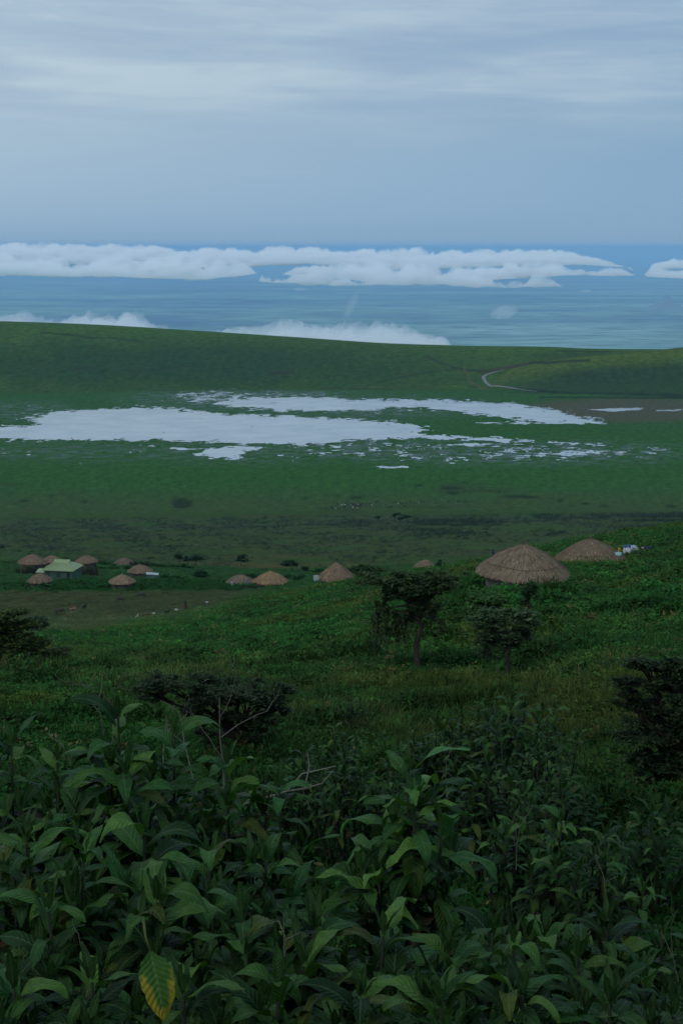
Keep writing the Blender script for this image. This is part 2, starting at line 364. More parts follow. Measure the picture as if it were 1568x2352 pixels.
# ------------------------------------------------------------------ the plain far below, out to the horizon
PZ = -1250.0
def plain_mat():
    m, nt = nmat('far_plain')
    g = nd(nt, 'ShaderNodeNewGeometry')
    mp = nd(nt, 'ShaderNodeMapping', {'Vector': g.outputs['Position'], 'Scale': (.00016, .00034, 1)})
    n = nd(nt, 'ShaderNodeTexNoise', {'Vector': mp.outputs[0], 'Scale': 1.0, 'Detail': 7.0, 'Roughness': .6, 'Distortion': .6})
    mp2 = nd(nt, 'ShaderNodeMapping', {'Vector': g.outputs['Position'], 'Scale': (.0013, .0040, 1)})
    n2 = nd(nt, 'ShaderNodeTexNoise', {'Vector': mp2.outputs[0], 'Scale': 1.0, 'Detail': 6.0, 'Roughness': .6})
    c = ramp(nt, n.outputs[0], [(.36, (.07, .12, .17)), (.46, (.11, .18, .20)), (.54, (.18, .29, .23)), (.66, (.24, .35, .30))])  # bluish stops put some of the distance haze into the plain's colour
    f = ramp(nt, n2.outputs[0], [(.38, (.45,)*3), (.5, (1,)*3), (.65, (1.3,)*3)])
    c = mixc(nt, 1.0, c, f, 'MULTIPLY')
    p = nd(nt, 'ShaderNodeBsdfPrincipled', {'Base Color': c, 'Roughness': 1.0, 'Specular IOR Level': 0.0})
    nd(nt, 'ShaderNodeOutputMaterial', {0: p.outputs[0]}); return m
FARD = 152000.0
rr = np.array([3300., 9000, 20000, 45000, 90000, FARD]); aa = np.linspace(-math.pi, math.pi, 97)
A_, R_ = np.meshgrid(aa, rr, indexing='ij')
plain = mesh_np('plain', np.stack([np.sin(A_) * R_, np.cos(A_) * R_, np.full(A_.shape, PZ)], -1).reshape(-1, 3), grid_faces(len(aa), len(rr)), plain_mat())
tag(plain, 'vast hazy blue green plain reaching to the horizon', 'plain', kind='structure')
# ------------------------------------------------------------------ lake water
def water_mat():
    m, nt = nmat('silty_water')
    g = nd(nt, 'ShaderNodeNewGeometry')
    n = nd(nt, 'ShaderNodeTexNoise', {'Vector': g.outputs['Position'], 'Scale': .02, 'Detail': 4.0, 'Roughness': .6})
    c = mixc(nt, ramp(nt, n.outputs[0], [(.35, (0,)*3), (.65, (1,)*3)]), (.27, .32, .33), (.38, .41, .41))
    p = nd(nt, 'ShaderNodeBsdfPrincipled', {'Base Color': c, 'Roughness': .15, 'IOR': 1.33})
    nd(nt, 'ShaderNodeOutputMaterial', {0: p.outputs[0]}); return m
gx = np.arange(-520, 560, 1.15); gy = np.arange(1380, 2470, 3.0)
GX, GY = np.meshgrid(gx, gy, indexing='ij'); lpx, lpy = proj(GX, GY, FLOOR + .3)
L = np.full(GX.shape, -1.0)
def poly_field(px, py, pts, soft):
    """Signed soft field of a polygon: + inside, in units of soft (rows count x6)."""
    n = len(pts); ins = np.zeros(px.shape, bool); x, y = px, py * 6
    P = [(a, b * 6) for a, b in pts]
    for k in range(n):
        (x0, y0), (x1, y1) = P[k], P[(k+1) % n]
        if y0 == y1: continue
        c = ((y0 > y) != (y1 > y)) & (x < (x1 - x0) * (y - y0) / (y1 - y0) + x0); ins ^= c
    d = seg_dist(x, y, P + [P[0]])
    return np.where(ins, d, -d) / soft
polys = [
 ([(-80, 982), (60, 978), (95, 972), (60, 965), (110, 946), (230, 938), (370, 935), (470, 947), (640, 955), (740, 960), (860, 966), (960, 977), (970, 995),
   (1080, 1004), (1250, 1013), (1390, 1022), (1380, 1024), (1200, 1014), (1060, 1010), (900, 1007), (780, 1012), (700, 1022), (620, 1018), (470, 1014), (300, 1011), (100, 1010), (-80, 1006)], 55, 1.0),
 ([(460, 1031), (560, 1022), (600, 1028), (560, 1042), (545, 1058), (500, 1052), (462, 1046)], 40, .9),
 ([(340, 1024), (420, 1028), (480, 1032), (460, 1037), (390, 1031)], 18, .6),
 ([(480, 925), (560, 912), (700, 910), (830, 917), (1030, 918), (1180, 926), (1290, 945), (1400, 972), (1300, 974), (1190, 965), (1080, 950), (960, 935), (800, 944), (640, 944), (540, 935)], 42, .85),
 ([(470, 905), (640, 908), (760, 914), (640, 926), (480, 920), (420, 915)], 40, .25),
 ([(1080, 971), (1180, 966), (1300, 972), (1180, 975)], 16, .5),
 ([(1005, 1022), (1090, 1018), (1140, 1019), (1080, 1025)], 16, .8),
 ([(1240, 1036), (1330, 1034), (1392, 1036), (1380, 1046), (1300, 1052), (1250, 1046)], 30, .6),
 ([(870, 1071), (950, 1070), (935, 1076), (880, 1076)], 14, .6),
 ([(1350, 940), (1420, 937), (1480, 936), (1470, 942), (1400, 945)], 10, 1.0),
 ([(1505, 941), (1570, 940), (1560, 944), (1510, 944)], 10, .8),
 ([(1240, 941), (1340, 941), (1350, 943), (1250, 943)], 8, .3)]
for pts, soft, gain in polys:
    L = np.maximum(L, np.clip(poly_field(lpx, lpy, pts, soft), -2, .85) * gain + (gain - 1) * .6)
nA = fbm(GX / 30, GY / 42, 6, 83, .62); nB = fbm(GX / 16, GY / 8, 4, 91, .7) + .22 * (np.random.RandomState(2).rand(*GX.shape) - .5); nC = fbm(GX / 90, GY / 120, 4, 97)
# marshy zones where scattered pools show between the grass
marsh = np.full(GX.shape, 0.0)
for cx_, cy_, rx_, ry_, k in ((560, 915, 230, 24, .75), (820, 935, 260, 26, .55), (60, 945, 110, 22, .5), (180, 1035, 300, 24, .42), (560, 1035, 300, 28, .45), (1180, 1040, 420, 28, .62),
                              (820, 1028, 200, 25, .62), (900, 968, 200, 12, .35), (1460, 1040, 200, 18, .62), (130, 1080, 140, 12, .2), (950, 1075, 150, 14, .35), (1100, 950, 200, 20, .45), (300, 925, 160, 10, .3)):
    marsh = np.maximum(marsh, k * blob(lpx, lpy, cx_, cy_, rx_, ry_, .6))
fieldv = L + nA * 1.1 + nB * 1.25
mf = -1.22 + marsh * 1.40 + nB * 1.5 + nA * .7 + nC * .5
wet = np.maximum(fieldv, np.where(marsh > .05, mf, -9))
cm = (wet[:-1, :-1] + wet[1:, :-1] + wet[:-1, 1:] + wet[1:, 1:]) / 4 > 0
Fm = grid_faces(len(gx), len(gy), cm)
used, inv = np.unique(Fm, return_inverse=True)
Vw = np.stack([GX, GY, np.full(GX.shape, FLOOR + .3)], -1).reshape(-1, 3)[used]
water = mesh_np('water', Vw, inv.reshape(-1, 4), water_mat())
tag(water, 'pale shallow lake spread in pools over the green crater floor', 'lake', kind='structure')
# ------------------------------------------------------------------ road round the foot of the right-hand hill
def strip(name, pts_px, width, mat, dist0=2320, dist1=2760, lift=.35):
    P = []
    for px, py in pts_px:
        ds = np.linspace(dist0, dist1, 600); a = float(azpx(px))
        zz = gz(np.sin(a) * ds, np.cos(a) * ds); _, rows = proj(np.sin(a) * ds, np.cos(a) * ds, zz)
        i = int(np.argmin(np.abs(rows - py) + (np.maximum.accumulate(-rows) > -rows + 1.0) * 50)); P.append((math.sin(a) * ds[i], math.cos(a) * ds[i]))
    P = np.array(P); s = np.r_[0, np.cumsum(np.hypot(*np.diff(P, axis=0).T))]
    t = np.linspace(0, s[-1], int(s[-1] / 6)); x = pchip(s, P[:, 0], t); y = pchip(s, P[:, 1], t)
    width = width * np.clip(np.sin(np.linspace(.12, 3.0, len(t))) * 1.5, .25, 1) * (1 + .25 * perlin(t / 25, t * 0 + .5, 4)); dx, dy = np.gradient(x), np.gradient(y); n = np.hypot(dx, dy); ox, oy = -dy / n * width / 2, dx / n * width / 2
    rows = []
    for k in (-1, -.33, .33, 1):
        X, Y = x + ox * k, y + oy * k; rows.append(np.stack([X, Y, gz(X, Y) + lift], -1))
    V = np.stack(rows, 1).reshape(-1, 3)
    return mesh_np(name, V, grid_faces(len(t), 4)[:, ::-1], mat)
def dirt_mat(name, c0, c1):
    m, nt = nmat(name); g = nd(nt, 'ShaderNodeNewGeometry')
    n = nd(nt, 'ShaderNodeTexNoise', {'Vector': g.outputs['Position'], 'Scale': .15, 'Detail': 5.0})
    p = nd(nt, 'ShaderNodeBsdfPrincipled', {'Base Color': mixc(nt, n.outputs[0], c0, c1), 'Roughness': .9})
    nd(nt, 'ShaderNodeOutputMaterial', {0: p.outputs[0]}); return m
road = strip('road', [(1150, 849), (1118, 858), (1104, 867), (1110, 878), (1150, 888), (1200, 896), (1225, 899)], 6, dirt_mat('road_gravel', (.10, .10, .09), (.17, .165, .15)))
tag(road, 'pale gravel road curving round the foot of the far hill', 'road', kind='structure')
# ------------------------------------------------------------------ clouds: lumpy closed shells filled with vapour
def vapour(name, dens, col=(1, 1, 1), aniso=.2):
    m, nt = nmat(name)
    v = nd(nt, 'ShaderNodeVolumePrincipled', {'Color': rgba(col), 'Density': dens, 'Anisotropy': aniso})
    nd(nt, 'ShaderNodeOutputMaterial', {'Volume': v.outputs[0]}); return m
def cloud_shell(name, GXc, GYc, h, base, mat, low=.06):
    """h: thickness on a grid, <=0 outside; flat-bottomed, bumpy top."""
    na, nb = h.shape
    hh = np.maximum(h, 0)
    pos_ = h > 0
    cell = pos_[:-1, :-1] | pos_[1:, :-1] | pos_[:-1, 1:] | pos_[1:, 1:]
    Ft = grid_faces(na, nb, cell)
    top = np.stack([GXc, GYc, base + hh], -1).reshape(-1, 3); bot = np.stack([GXc, GYc, base - hh * low], -1).reshape(-1, 3)
    edge = (hh.ravel() <= 0)
    N = na * nb
    idx_b = np.where(edge, np.arange(N), np.arange(N) + N)
    Fb = idx_b[Ft[:, ::-1]]
    Fa = np.vstack([Ft, Fb])
    used, inv = np.unique(Fa, return_inverse=True)
    Vv = np.vstack([top, bot])[used]
    return mesh_np(name, Vv, inv.reshape(-1, 4), mat)
def cumulus(name, x0, x1, d0, d1, nx, ny, shape, mat, label, warp=(30, 50), bump=.45, seed=0, cut=.04, leank=.16, amp=1.0, gaps=0):
    gx = np.linspace(x0, x1, nx); gy = np.linspace(d0, d1, ny)
    GXc, GYc = np.meshgrid(gx, gy, indexing='ij')
    env, base = shape(GXc, GYc)
    s = bump
    n = fbm(GXc / (800*s), GYc / (900*s), 4, 101 + seed); r = 1 - np.abs(fbm(GXc / (360*s), GYc / (420*s), 5, 111 + seed, .55)) * 1.8
    h = env * (0.70 + amp * (.36 * n + .42 * (r - .45))) - cut * env.max()
    h = h + env * .17 * amp * fbm(GXc / (110*s), GYc / (130*s), 4, 121 + seed, .6)
    if gaps: h = h - env * gaps * np.clip(fbm(GXc / 260, GYc / 260, 3, 141 + seed) + .25, 0, 1)
    base = base + env * .16 * fbm(GXc / 150, GYc / 150, 3, 151 + seed) * (env > 0)
    h = np.where(env > 0, h, -1)
    h[0, :] = h[-1, :] = -1; h[:, 0] = h[:, -1] = -1
    h = np.where(h > 0, (60 - base) * np.tanh(h / (60 - base)), h)
    lean = np.clip(h, 0, None) * leank                                # tops drift to the right
    k = (h > 0)
    o = cloud_shell(name, GXc + lean + warp[0] * perlin(GXc / (230*s), GYc / (230*s), 131 + seed) * k, GYc + warp[1] * perlin(GXc / (260*s), GYc / (260*s), 137 + seed) * k, h, base, mat)
    tag(o, label, 'clouds', kind='stuff'); return o
VC = vapour('cloud_vapour', .022)
def band_env(bot_pts, top_pts, d, thick):
    bx = [p[0] for p in bot_pts]; by = [p[1] for p in bot_pts]; tx = [p[0] for p in top_pts]; ty = [p[1] for p in top_pts]
    def f(X, Y):
        D = np.hypot(X, Y); a = np.arctan2(X, Y); px = CX + FPX * np.tan(a) * ct
        rb = np.interp(px, bx, by); rt = np.interp(px, tx, ty); base = zrow(rb, d)
        e = np.sqrt(sstep(0, thick * .8, D - d)) * (1 - sstep(thick * .75, thick, D - d))
        zt = zrow(rt, d + thick * .5) - base
        return np.where((e > 0) & (rb > rt + 4), np.clip(zt, 5, 900) * e * 1.34, 0), base
    return f
NO = 9
TOPS = [(-200, 546), (0, 545), (60, 543), (200, 554), (380, 555), (420, 564), (600, 560), (800, 568), (920, 565), (1000, 570), (1100, 575), (1270, 571), (1330, 588), (1390, 604), (1428, 612), (1436, 625), (1465, 625), (1475, 604), (1520, 592), (1568, 602), (1800, 600)]
cumulus('cloud_bank', -2800, 2900, 10100, 11100, 860, 110, band_env(
    [(-200, 608), (0, 606), (250, 604), (500, 614), (700, 604), (900, 618), (1150, 610), (1300, 606), (1420, 614), (1436, 625), (1465, 625), (1500, 616), (1800, 612)], TOPS,
    10200, 800), VC, 'long white bank of low cloud stretched along the horizon', cut=.03, gaps=.45, bump=.30)
cumulus('cloud_bank', -2500, 2600, 8900, 9900, 820, 110, band_env(
    [(-200, 628), (0, 630), (250, 634), (480, 641), (590, 630), (600, 632), (760, 636), (860, 650), (1000, 652), (1150, 640), (1280, 632), (1430, 634), (1440, 634), (1452, 634), (1458, 634), (1568, 640), (1800, 640)],
    [(-200, 580), (0, 576), (120, 584), (200, 578), (330, 590), (440, 582), (560, 598), (600, 626), (650, 626), (720, 602), (850, 596), (1000, 592), (1080, 606), (1200, 596), (1290, 606), (1330, 620), (1380, 606), (1430, 624), (1440, 632), (1455, 632), (1470, 612), (1568, 610), (1800, 610)],
    9000, 800), VC, 'ragged white clouds just in front of and below the long bank', cut=.06, gaps=1.0, bump=.27, seed=60)
cumulus('cloud_bank', -900, 1500, 8300, 8800, 400, 60, band_env(
    [(-200, 648), (595, 648), (606, 648), (760, 654), (860, 655), (1000, 652), (1060, 658), (1275, 660), (1290, 660), (1800, 660)],
    [(-200, 660), (595, 660), (606, 616), (700, 602), (800, 600), (860, 606), (960, 604), (1100, 610), (1200, 622), (1275, 644), (1290, 665), (1800, 665)],
    8350, 350), VC, 'broken row of small white clouds below the long cloud bank', cut=.16, seed=21, gaps=1.5, bump=.34)
VM = vapour('mist_vapour', .0075)
def mist_env(tops, base, d):
    tx = [t[0] for t in tops]; ty = [t[1] for t in tops]
    def f(X, Y):
        px, _ = proj(X, Y, np.full(X.shape, float(base))); row = np.interp(px, tx, ty)
        e = np.maximum(zrow(row, d) - base, 0) * sstep(tx[0], tx[0] + 25, px) * (1 - sstep(tx[-1] - 60, tx[-1], px))
        return e * np.sqrt(sstep(0, 500, Y - (d - 350))) * (1 - sstep(0, 400, Y - (d + 150))), np.full(X.shape, float(base))
    return f
cumulus('cloud_bank', -1900, 100, 4500, 5700, 360, 80, mist_env([(-260, 708), (-50, 700), (40, 692), (120, 702), (190, 694), (262, 684), (310, 712), (355, 732), (420, 750)], -420, 5000), VM,
        'soft white mist rising behind the left end of the far hill crest', warp=(25, 30), bump=.30, seed=5, leank=.3, amp=.55, cut=0)
cumulus('cloud_bank', -700, 700, 4500, 5700, 300, 80, mist_env([(440, 765), (500, 746), (560, 736), (620, 722), (690, 728), (760, 720), (820, 730), (880, 726), (930, 742), (1010, 762), (1060, 775)], -420, 5000), VM,
        'pale mist bank behind the middle of the far hill crest', warp=(25, 30), bump=.30, seed=9, leank=.3, amp=.55, cut=0)
VW = vapour('wisp_vapour', .0040)
def wisp(px, py, d, rx, rz, lab, seed):
    p = pos(px, py, d); rng = np.random.RandomState(seed)
    th = np.linspace(0, 2 * math.pi, 49)[:-1]; ph = np.linspace(0, math.pi, 25)
    T, P = np.meshgrid(th, ph, indexing='ij')
    r = 1 + .55 * fbm(np.cos(T) * 1.7 + seed, P * 1.6 + np.sin(T) * 1.7, 4, seed)
    X = np.sin(P) * np.cos(T) * r * rx + np.cos(P) * r * rz * .45; Y = np.sin(P) * np.sin(T) * r * rx * 1.2; Zz = np.cos(P) * r * rz
    na, nb = T.shape; i = np.arange(na)[:, None] * nb + np.arange(nb - 1)[None, :]; j = ((np.arange(na) + 1) % na)[:, None] * nb + np.arange(nb - 1)[None, :]
    F = np.stack([i, i + 1, j + 1, j], -1).reshape(-1, 4)
    o = mesh_np('cloud_wisp', np.stack([X + p.x, Y + p.y, Zz + p.z], -1).reshape(-1, 3), F, VW); tag(o, lab, 'wisp', kind='stuff')
wisp(806, 703, 7200, 24, 62, 'small upright wisp of mist above the middle mist bank', 3)
wisp(1155, 716, 7200, 60, 34, 'thin slanting wisp of mist over the right of the plain', 8)
wisp(1345, 668, 8600, 40, 9, 'small flat wisp of cloud under the right part of the cloud bank', 12)
wisp(690, 664, 8600, 46, 10, 'small faint wisp just below the middle of the cloud bank', 15)
# small conical hill out on the plain
def cone_hill(px, py_top, d, r, h):
    p = pos(px, py_top, d); th = np.linspace(0, 2 * math.pi, 61)[:-1]; rr_ = np.linspace(0, 1, 16)
    T, Q = np.meshgrid(th, rr_, indexing='ij'); X = np.cos(T) * Q * r; Y = np.sin(T) * Q * r
    Zh = PZ + h * (1 - Q) ** 1.25 * (1 + .25 * fbm(X / 400 + 9, Y / 400, 4, 5))
    na, nb = T.shape; i = np.arange(na)[:, None] * nb + np.arange(nb - 1)[None, :]; j = ((np.arange(na) + 1) % na)[:, None] * nb + np.arange(nb - 1)[None, :]
    o = mesh_np('hill', np.stack([X + p.x, Y + p.y, Zh], -1).reshape(-1, 3), np.stack([i, i + 1, j + 1, j], -1).reshape(-1, 4), dirt_mat('hill_scrub', (.12, .17, .17), (.17, .21, .19)))
    tag(o, 'small dark cone shaped hill rising from the hazy plain', 'hill', kind='structure')
cone_hill(1530, 655, 30000, 430, 290)
# ------------------------------------------------------------------ haze: one closed box of thin air round everything
def haze():
    m, nt = nmat('haze_air')
    v = nd(nt, 'ShaderNodeVolumePrincipled', {'Color': (.42, .70, .96, 1), 'Density': HAZE_D, 'Anisotropy': 0.0})
    nd(nt, 'ShaderNodeOutputMaterial', {'Volume': v.outputs[0]})
    s = FARD + 4000; z0, z1 = PZ - 1, 62.0
    V = [(-s, -s, z0), (s, -s, z0), (s, s, z0), (-s, s, z0), (-s, -s, z1), (s, -s, z1), (s, s, z1), (-s, s, z1)]
    F = [[0, 3, 2, 1], [4, 5, 6, 7], [0, 1, 5, 4], [1, 2, 6, 5], [2, 3, 7, 6], [3, 0, 4, 7]]
    o = mesh_np('haze', V, F, m, smooth=False); tag(o, 'thin bluish air over the crater and the plain', 'haze', kind='stuff')
HAZE_D = 1 / 34000.0
haze()
# ------------------------------------------------------------------ shared geometry builders
class MB:
    """Collects vertices and faces, with a colour per vertex and uv."""
    def __init__(s): s.V = []; s.F = []; s.C = []; s.U = []; s.n = 0
    def add(s, V, F, col=(1, 1, 1), uv=None):
        V = np.asarray(V, float); F = np.asarray(F)
        s.V.append(V); s.F += [tuple(int(i) + s.n for i in f) for f in F] if F.dtype == object else (F + s.n).tolist()
        c = np.asarray(col, float); s.C.append(np.broadcast_to(c, (len(V), 3)).copy() if c.ndim == 1 else c)
        s.U.append(np.zeros((len(V), 2)) if uv is None else uv); s.n += len(V)
    def tube(s, pts, rad, n=6, col=(1, 1, 1), cap=True):
        P = np.asarray(pts, float); m = len(P); rad = np.broadcast_to(np.asarray(rad, float), (m,))
        T = np.gradient(P, axis=0); T /= np.linalg.norm(T, axis=1)[:, None] + 1e-9
        up = np.array([0, 0, 1.]) if abs(T[0][2]) < .9 else np.array([1., 0, 0])
        rows = []; a = np.linspace(0, 2 * math.pi, n + 1)[:-1]
        for k in range(m):
            u = np.cross(T[k], up); u /= np.linalg.norm(u) + 1e-9; v = np.cross(u, T[k]); up = v
            rows.append(P[k] + rad[k] * (np.cos(a)[:, None] * u + np.sin(a)[:, None] * v))
        V = np.vstack(rows); F = []
        for k in range(m - 1):
            for i in range(n):
                j = (i + 1) % n; F.append((k*n + i, k*n + j, (k+1)*n + j, (k+1)*n + i))
        base = s.n; s.V.append(V); s.F += [tuple(i + base for i in f) for f in F]
        if cap: s.F.append(tuple(base + i for i in range(n))[::-1]); s.F.append(tuple(base + (m-1)*n + i for i in range(n)))
        s.C.append(np.broadcast_to(np.asarray(col, float), (len(V), 3)).copy()); s.U.append(np.zeros((len(V), 2))); s.n += len(V)
    def box(s, lo, hi, col=(1, 1, 1)):
        x0, y0, z0 = lo; x1, y1, z1 = hi
        V = [(x0,y0,z0),(x1,y0,z0),(x1,y1,z0),(x0,y1,z0),(x0,y0,z1),(x1,y0,z1),(x1,y1,z1),(x0,y1,z1)]
        s.add(V, np.array([(0,3,2,1),(4,5,6,7),(0,1,5,4),(1,2,6,5),(2,3,7,6),(3,0,4,7)]), col)
    def build(s, name, mat, parent=None, smooth=True, link=True):
        o = mesh_np(name, np.vstack(s.V), s.F, mat, parent, smooth, np.vstack(s.C), np.vstack(s.U))
        if not link: COL.objects.unlink(o)
        return o
def col_mat(name, rough=.8, noise=0.0, scale=8.0, spec=.3, transl=0.0, rand=0.0, inst=False, bump=0.0):
    """Colour carried by the 'col' attribute, broken up by a noise texture."""
    m, nt = nmat(name)
    a = nd(nt, 'ShaderNodeAttribute', attribute_name='col'); c = a.outputs[0]
    if inst:
        i = nd(nt, 'ShaderNodeAttribute', attribute_name='icol', attribute_type='INSTANCER')
        c = mixc(nt, 1.0, c, i.outputs[0], 'MULTIPLY')
    tcn = nd(nt, 'ShaderNodeTexCoord')
    if noise:
        n = nd(nt, 'ShaderNodeTexNoise', {'Vector': tcn.outputs['Object'], 'Scale': scale, 'Detail': 5.0, 'Roughness': .6})
        f = ramp(nt, n.outputs[0], [(.25, (1 - noise,)*3), (.75, (1 + noise,)*3)]); c = mixc(nt, 1.0, c, f, 'MULTIPLY')
    if rand:
        oi = nd(nt, 'ShaderNodeObjectInfo'); h = nd(nt, 'ShaderNodeHueSaturation', {'Hue': mth(nt, 'MULTIPLY_ADD', oi.outputs['Random'], rand * .12, .5 - rand * .06), 'Value': mth(nt, 'MULTIPLY_ADD', oi.outputs['Random'], rand, 1 - rand * .5), 'Color': c}); c = h.outputs[0]
    ins = {'Base Color': c, 'Roughness': rough, 'Specular IOR Level': spec}
    if bump and noise:
        b = nd(nt, 'ShaderNodeBump', {'Height': n.outputs[0], 'Strength': bump, 'Distance': .05}); ins['Normal'] = b.outputs[0]
    p = nd(nt, 'ShaderNodeBsdfPrincipled', ins); out = p.outputs[0]
    if transl:
        t = nd(nt, 'ShaderNodeBsdfTranslucent', {0: c}); out = nd(nt, 'ShaderNodeMixShader', {0: transl, 1: p.outputs[0], 2: t.outputs[0]}).outputs[0]
    nd(nt, 'ShaderNodeOutputMaterial', {0: out}); return m
def leaf_mat():
    """Broad leaf: pale midrib, side veins pressed in, slight sheen."""
    m, nt = nmat('broad_leaf')
    a = nd(nt, 'ShaderNodeAttribute', attribute_name='col')
    uv = nd(nt, 'ShaderNodeUVMap', uv_map='UVMap'); s = nd(nt, 'ShaderNodeSeparateXYZ', {0: uv.outputs[0]})
    dv = mth(nt, 'ABSOLUTE', mth(nt, 'SUBTRACT', s.outputs[1], .5))
    rib = mth(nt, 'SUBTRACT', 1.0, mth(nt, 'MULTIPLY', dv, 16.0, clamp=True), clamp=True)
    vein = mth(nt, 'SINE', mth(nt, 'MULTIPLY', mth(nt, 'SUBTRACT', s.outputs[0], mth(nt, 'MULTIPLY', dv, .35)), 70.0))
    g = nd(nt, 'ShaderNodeNewGeometry')
    n = nd(nt, 'ShaderNodeTexNoise', {'Vector': g.outputs['Position'], 'Scale': 26.0, 'Detail': 4.0, 'Roughness': .6})
    c = mixc(nt, 1.0, a.outputs[0], ramp(nt, n.outputs[0], [(.3, (.72,)*3), (.7, (1.25,)*3)]), 'MULTIPLY')
    c = mixc(nt, mth(nt, 'MULTIPLY', rib, .45), c, (.10, .16, .06))
    hgt = mth(nt, 'ADD', mth(nt, 'MULTIPLY', vein, .5), mth(nt, 'MULTIPLY', n.outputs[0], 1.2))
    b = nd(nt, 'ShaderNodeBump', {'Height': hgt, 'Strength': .55, 'Distance': .008})
    p = nd(nt, 'ShaderNodeBsdfPrincipled', {'Base Color': c, 'Roughness': .46, 'Specular IOR Level': .09, 'Normal': b.outputs[0]})
    t = nd(nt, 'ShaderNodeBsdfTranslucent', {0: mixc(nt, 1.0, c, (1.0, 1.25, .5), 'MULTIPLY')})
    mx = nd(nt, 'ShaderNodeMixShader', {0: .22, 1: p.outputs[0], 2: t.outputs[0]})
    nd(nt, 'ShaderNodeOutputMaterial', {0: mx.outputs[0]}); return m
M_LEAF = leaf_mat()
M_BARK = col_mat('bark', .95, .35, 14, .1, bump=.6)
M_FEATHER = col_mat('feathery_leaf', .8, 0, 1, .06, .3)
M_HERB = col_mat('herb_leaf', .75, 0, 1, .04, .2, .30, inst=True)
M_TWIG = col_mat('dry_twig', .9, .25, 20, .1)
# ------------------------------------------------------------------ leaves
def add_leaf(mb, p0, az, pitch, L, W, curl, rng, col, nu=8, nv=4, fold=.25, wav=.06, roll=0.0):
    u = np.linspace(0, 1, nu + 1); ang = pitch - curl * u ** 1.3
    ds = L / nu
    r = np.concatenate([[0], np.cumsum(np.cos((ang[1:] + ang[:-1]) / 2) * ds)]); z = np.concatenate([[0], np.cumsum(np.sin((ang[1:] + ang[:-1]) / 2) * ds)])
    yaw = az + rng.uniform(-.25, .25) * u
    cx = np.cumsum(np.r_[0, np.diff(r) * np.cos(yaw[1:])]); cy = np.cumsum(np.r_[0, np.diff(r) * np.sin(yaw[1:])])
    wid = W * .5 * np.sin(math.pi * np.clip(u, 0, 1) ** .82) ** .75 * np.where(u < .12, .35 + u * 5, 1); wid[-1] = 0.0; wid = np.maximum(wid, .006)
    s = np.linspace(-1, 1, nv + 1)
    T = np.stack([np.cos(ang) * np.cos(yaw), np.cos(ang) * np.sin(yaw), np.sin(ang)], -1)
    S = np.stack([-np.sin(yaw), np.cos(yaw), np.zeros_like(yaw)], -1)
    N = np.cross(T, S)
    if roll: S, N = S * math.cos(roll) + N * math.sin(roll), N * math.cos(roll) - S * math.sin(roll)
    ph = rng.uniform(0, 6.28); fr = rng.uniform(9, 15)
    off = fold * np.abs(s)[None, :] * wid[:, None] - .55 * fold * (s ** 2)[None, :] * wid[:, None] + wav * L * .13 * (np.sin(u * fr + ph)[:, None] * np.abs(s)[None, :] ** 2 * np.sign(s)[None, :] + .8 * np.sin(u * fr * .8 + ph * 2)[:, None] * np.abs(s)[None, :] ** 2)
    edge = 1 + .05 * np.sin(u * 34 + ph)[:, None] * (np.abs(s) > .9)[None, :]
    P = np.stack([cx, cy, z], -1)[:, None, :] + np.asarray(p0)[None, None, :] + S[:, None, :] * (s[None, :, None] * (wid[:, None] * edge)[..., None]) + N[:, None, :] * off[..., None]
    uv = np.stack([np.repeat(u[:, None], nv + 1, 1), np.repeat((s[None, :] + 1) / 2, nu + 1, 0)], -1).reshape(-1, 2)
    mb.add(P.reshape(-1, 3), grid_faces(nu + 1, nv + 1), col, uv)
GREENS = [(.022, .060, .011), (.014, .042, .009), (.031, .080, .014), (.008, .026, .006), (.050, .104, .018), (.022, .068, .016)]
def rosette(mb, top, axis, L, rng, n=13, young=True, hang=.5, res=(8, 4)):
    """Leaves whorled round a shoot tip: young ones upright, older ones spreading, the oldest hanging below."""
    a0 = rng.uniform(0, 6.28)
    for k in range(n):
        t = k / max(n - 1, 1); az = a0 + k * 2.4 + rng.uniform(-.25, .25)
        if t < .2 and young:
            pitch = rng.uniform(1.15, 1.45); ll = L * rng.uniform(.45, .72); ww = ll * rng.uniform(.20, .28); curl = rng.uniform(-.1, .5); dz = .02
            c = np.array((.036, .082, .024)) * rng.uniform(.6, 1.15); fold = .8
        else:
            pitch = 1.05 - 1.25 * (t - .25) + rng.uniform(-.25, .25); ll = L * rng.uniform(.85, 1.35); ww = ll * rng.uniform(.24, .33); curl = rng.uniform(1.0, 2.5); dz = -(t - .2) * hang
            c = np.array(GREENS[rng.randint(len(GREENS))]) * rng.uniform(.75, 1.2) * (1.55 - .85 * t); fold = rng.uniform(.1, .5)  # young leaves naturally paler; lit tops and dark depths also put in colour
            if rng.rand() < .025: c = np.array((.060, .085, .016)) * rng.uniform(.7, 1.1)
            if rng.rand() < .0004: c = np.array((.12, .10, .015))
            if t > .8 and rng.rand() < .04: c = np.array((.05, .035, .018))
        p = np.asarray(top) + np.asarray(axis) * dz + np.array([math.cos(az), math.sin(az), 0]) * .012
        add_leaf(mb, p, az, pitch, ll, ww, curl, rng, c, *res, fold=fold, wav=rng.uniform(.12, .34), roll=rng.uniform(-.35, .35))
SHRUBG = 'broad leaved shrubs crowding the near slope'
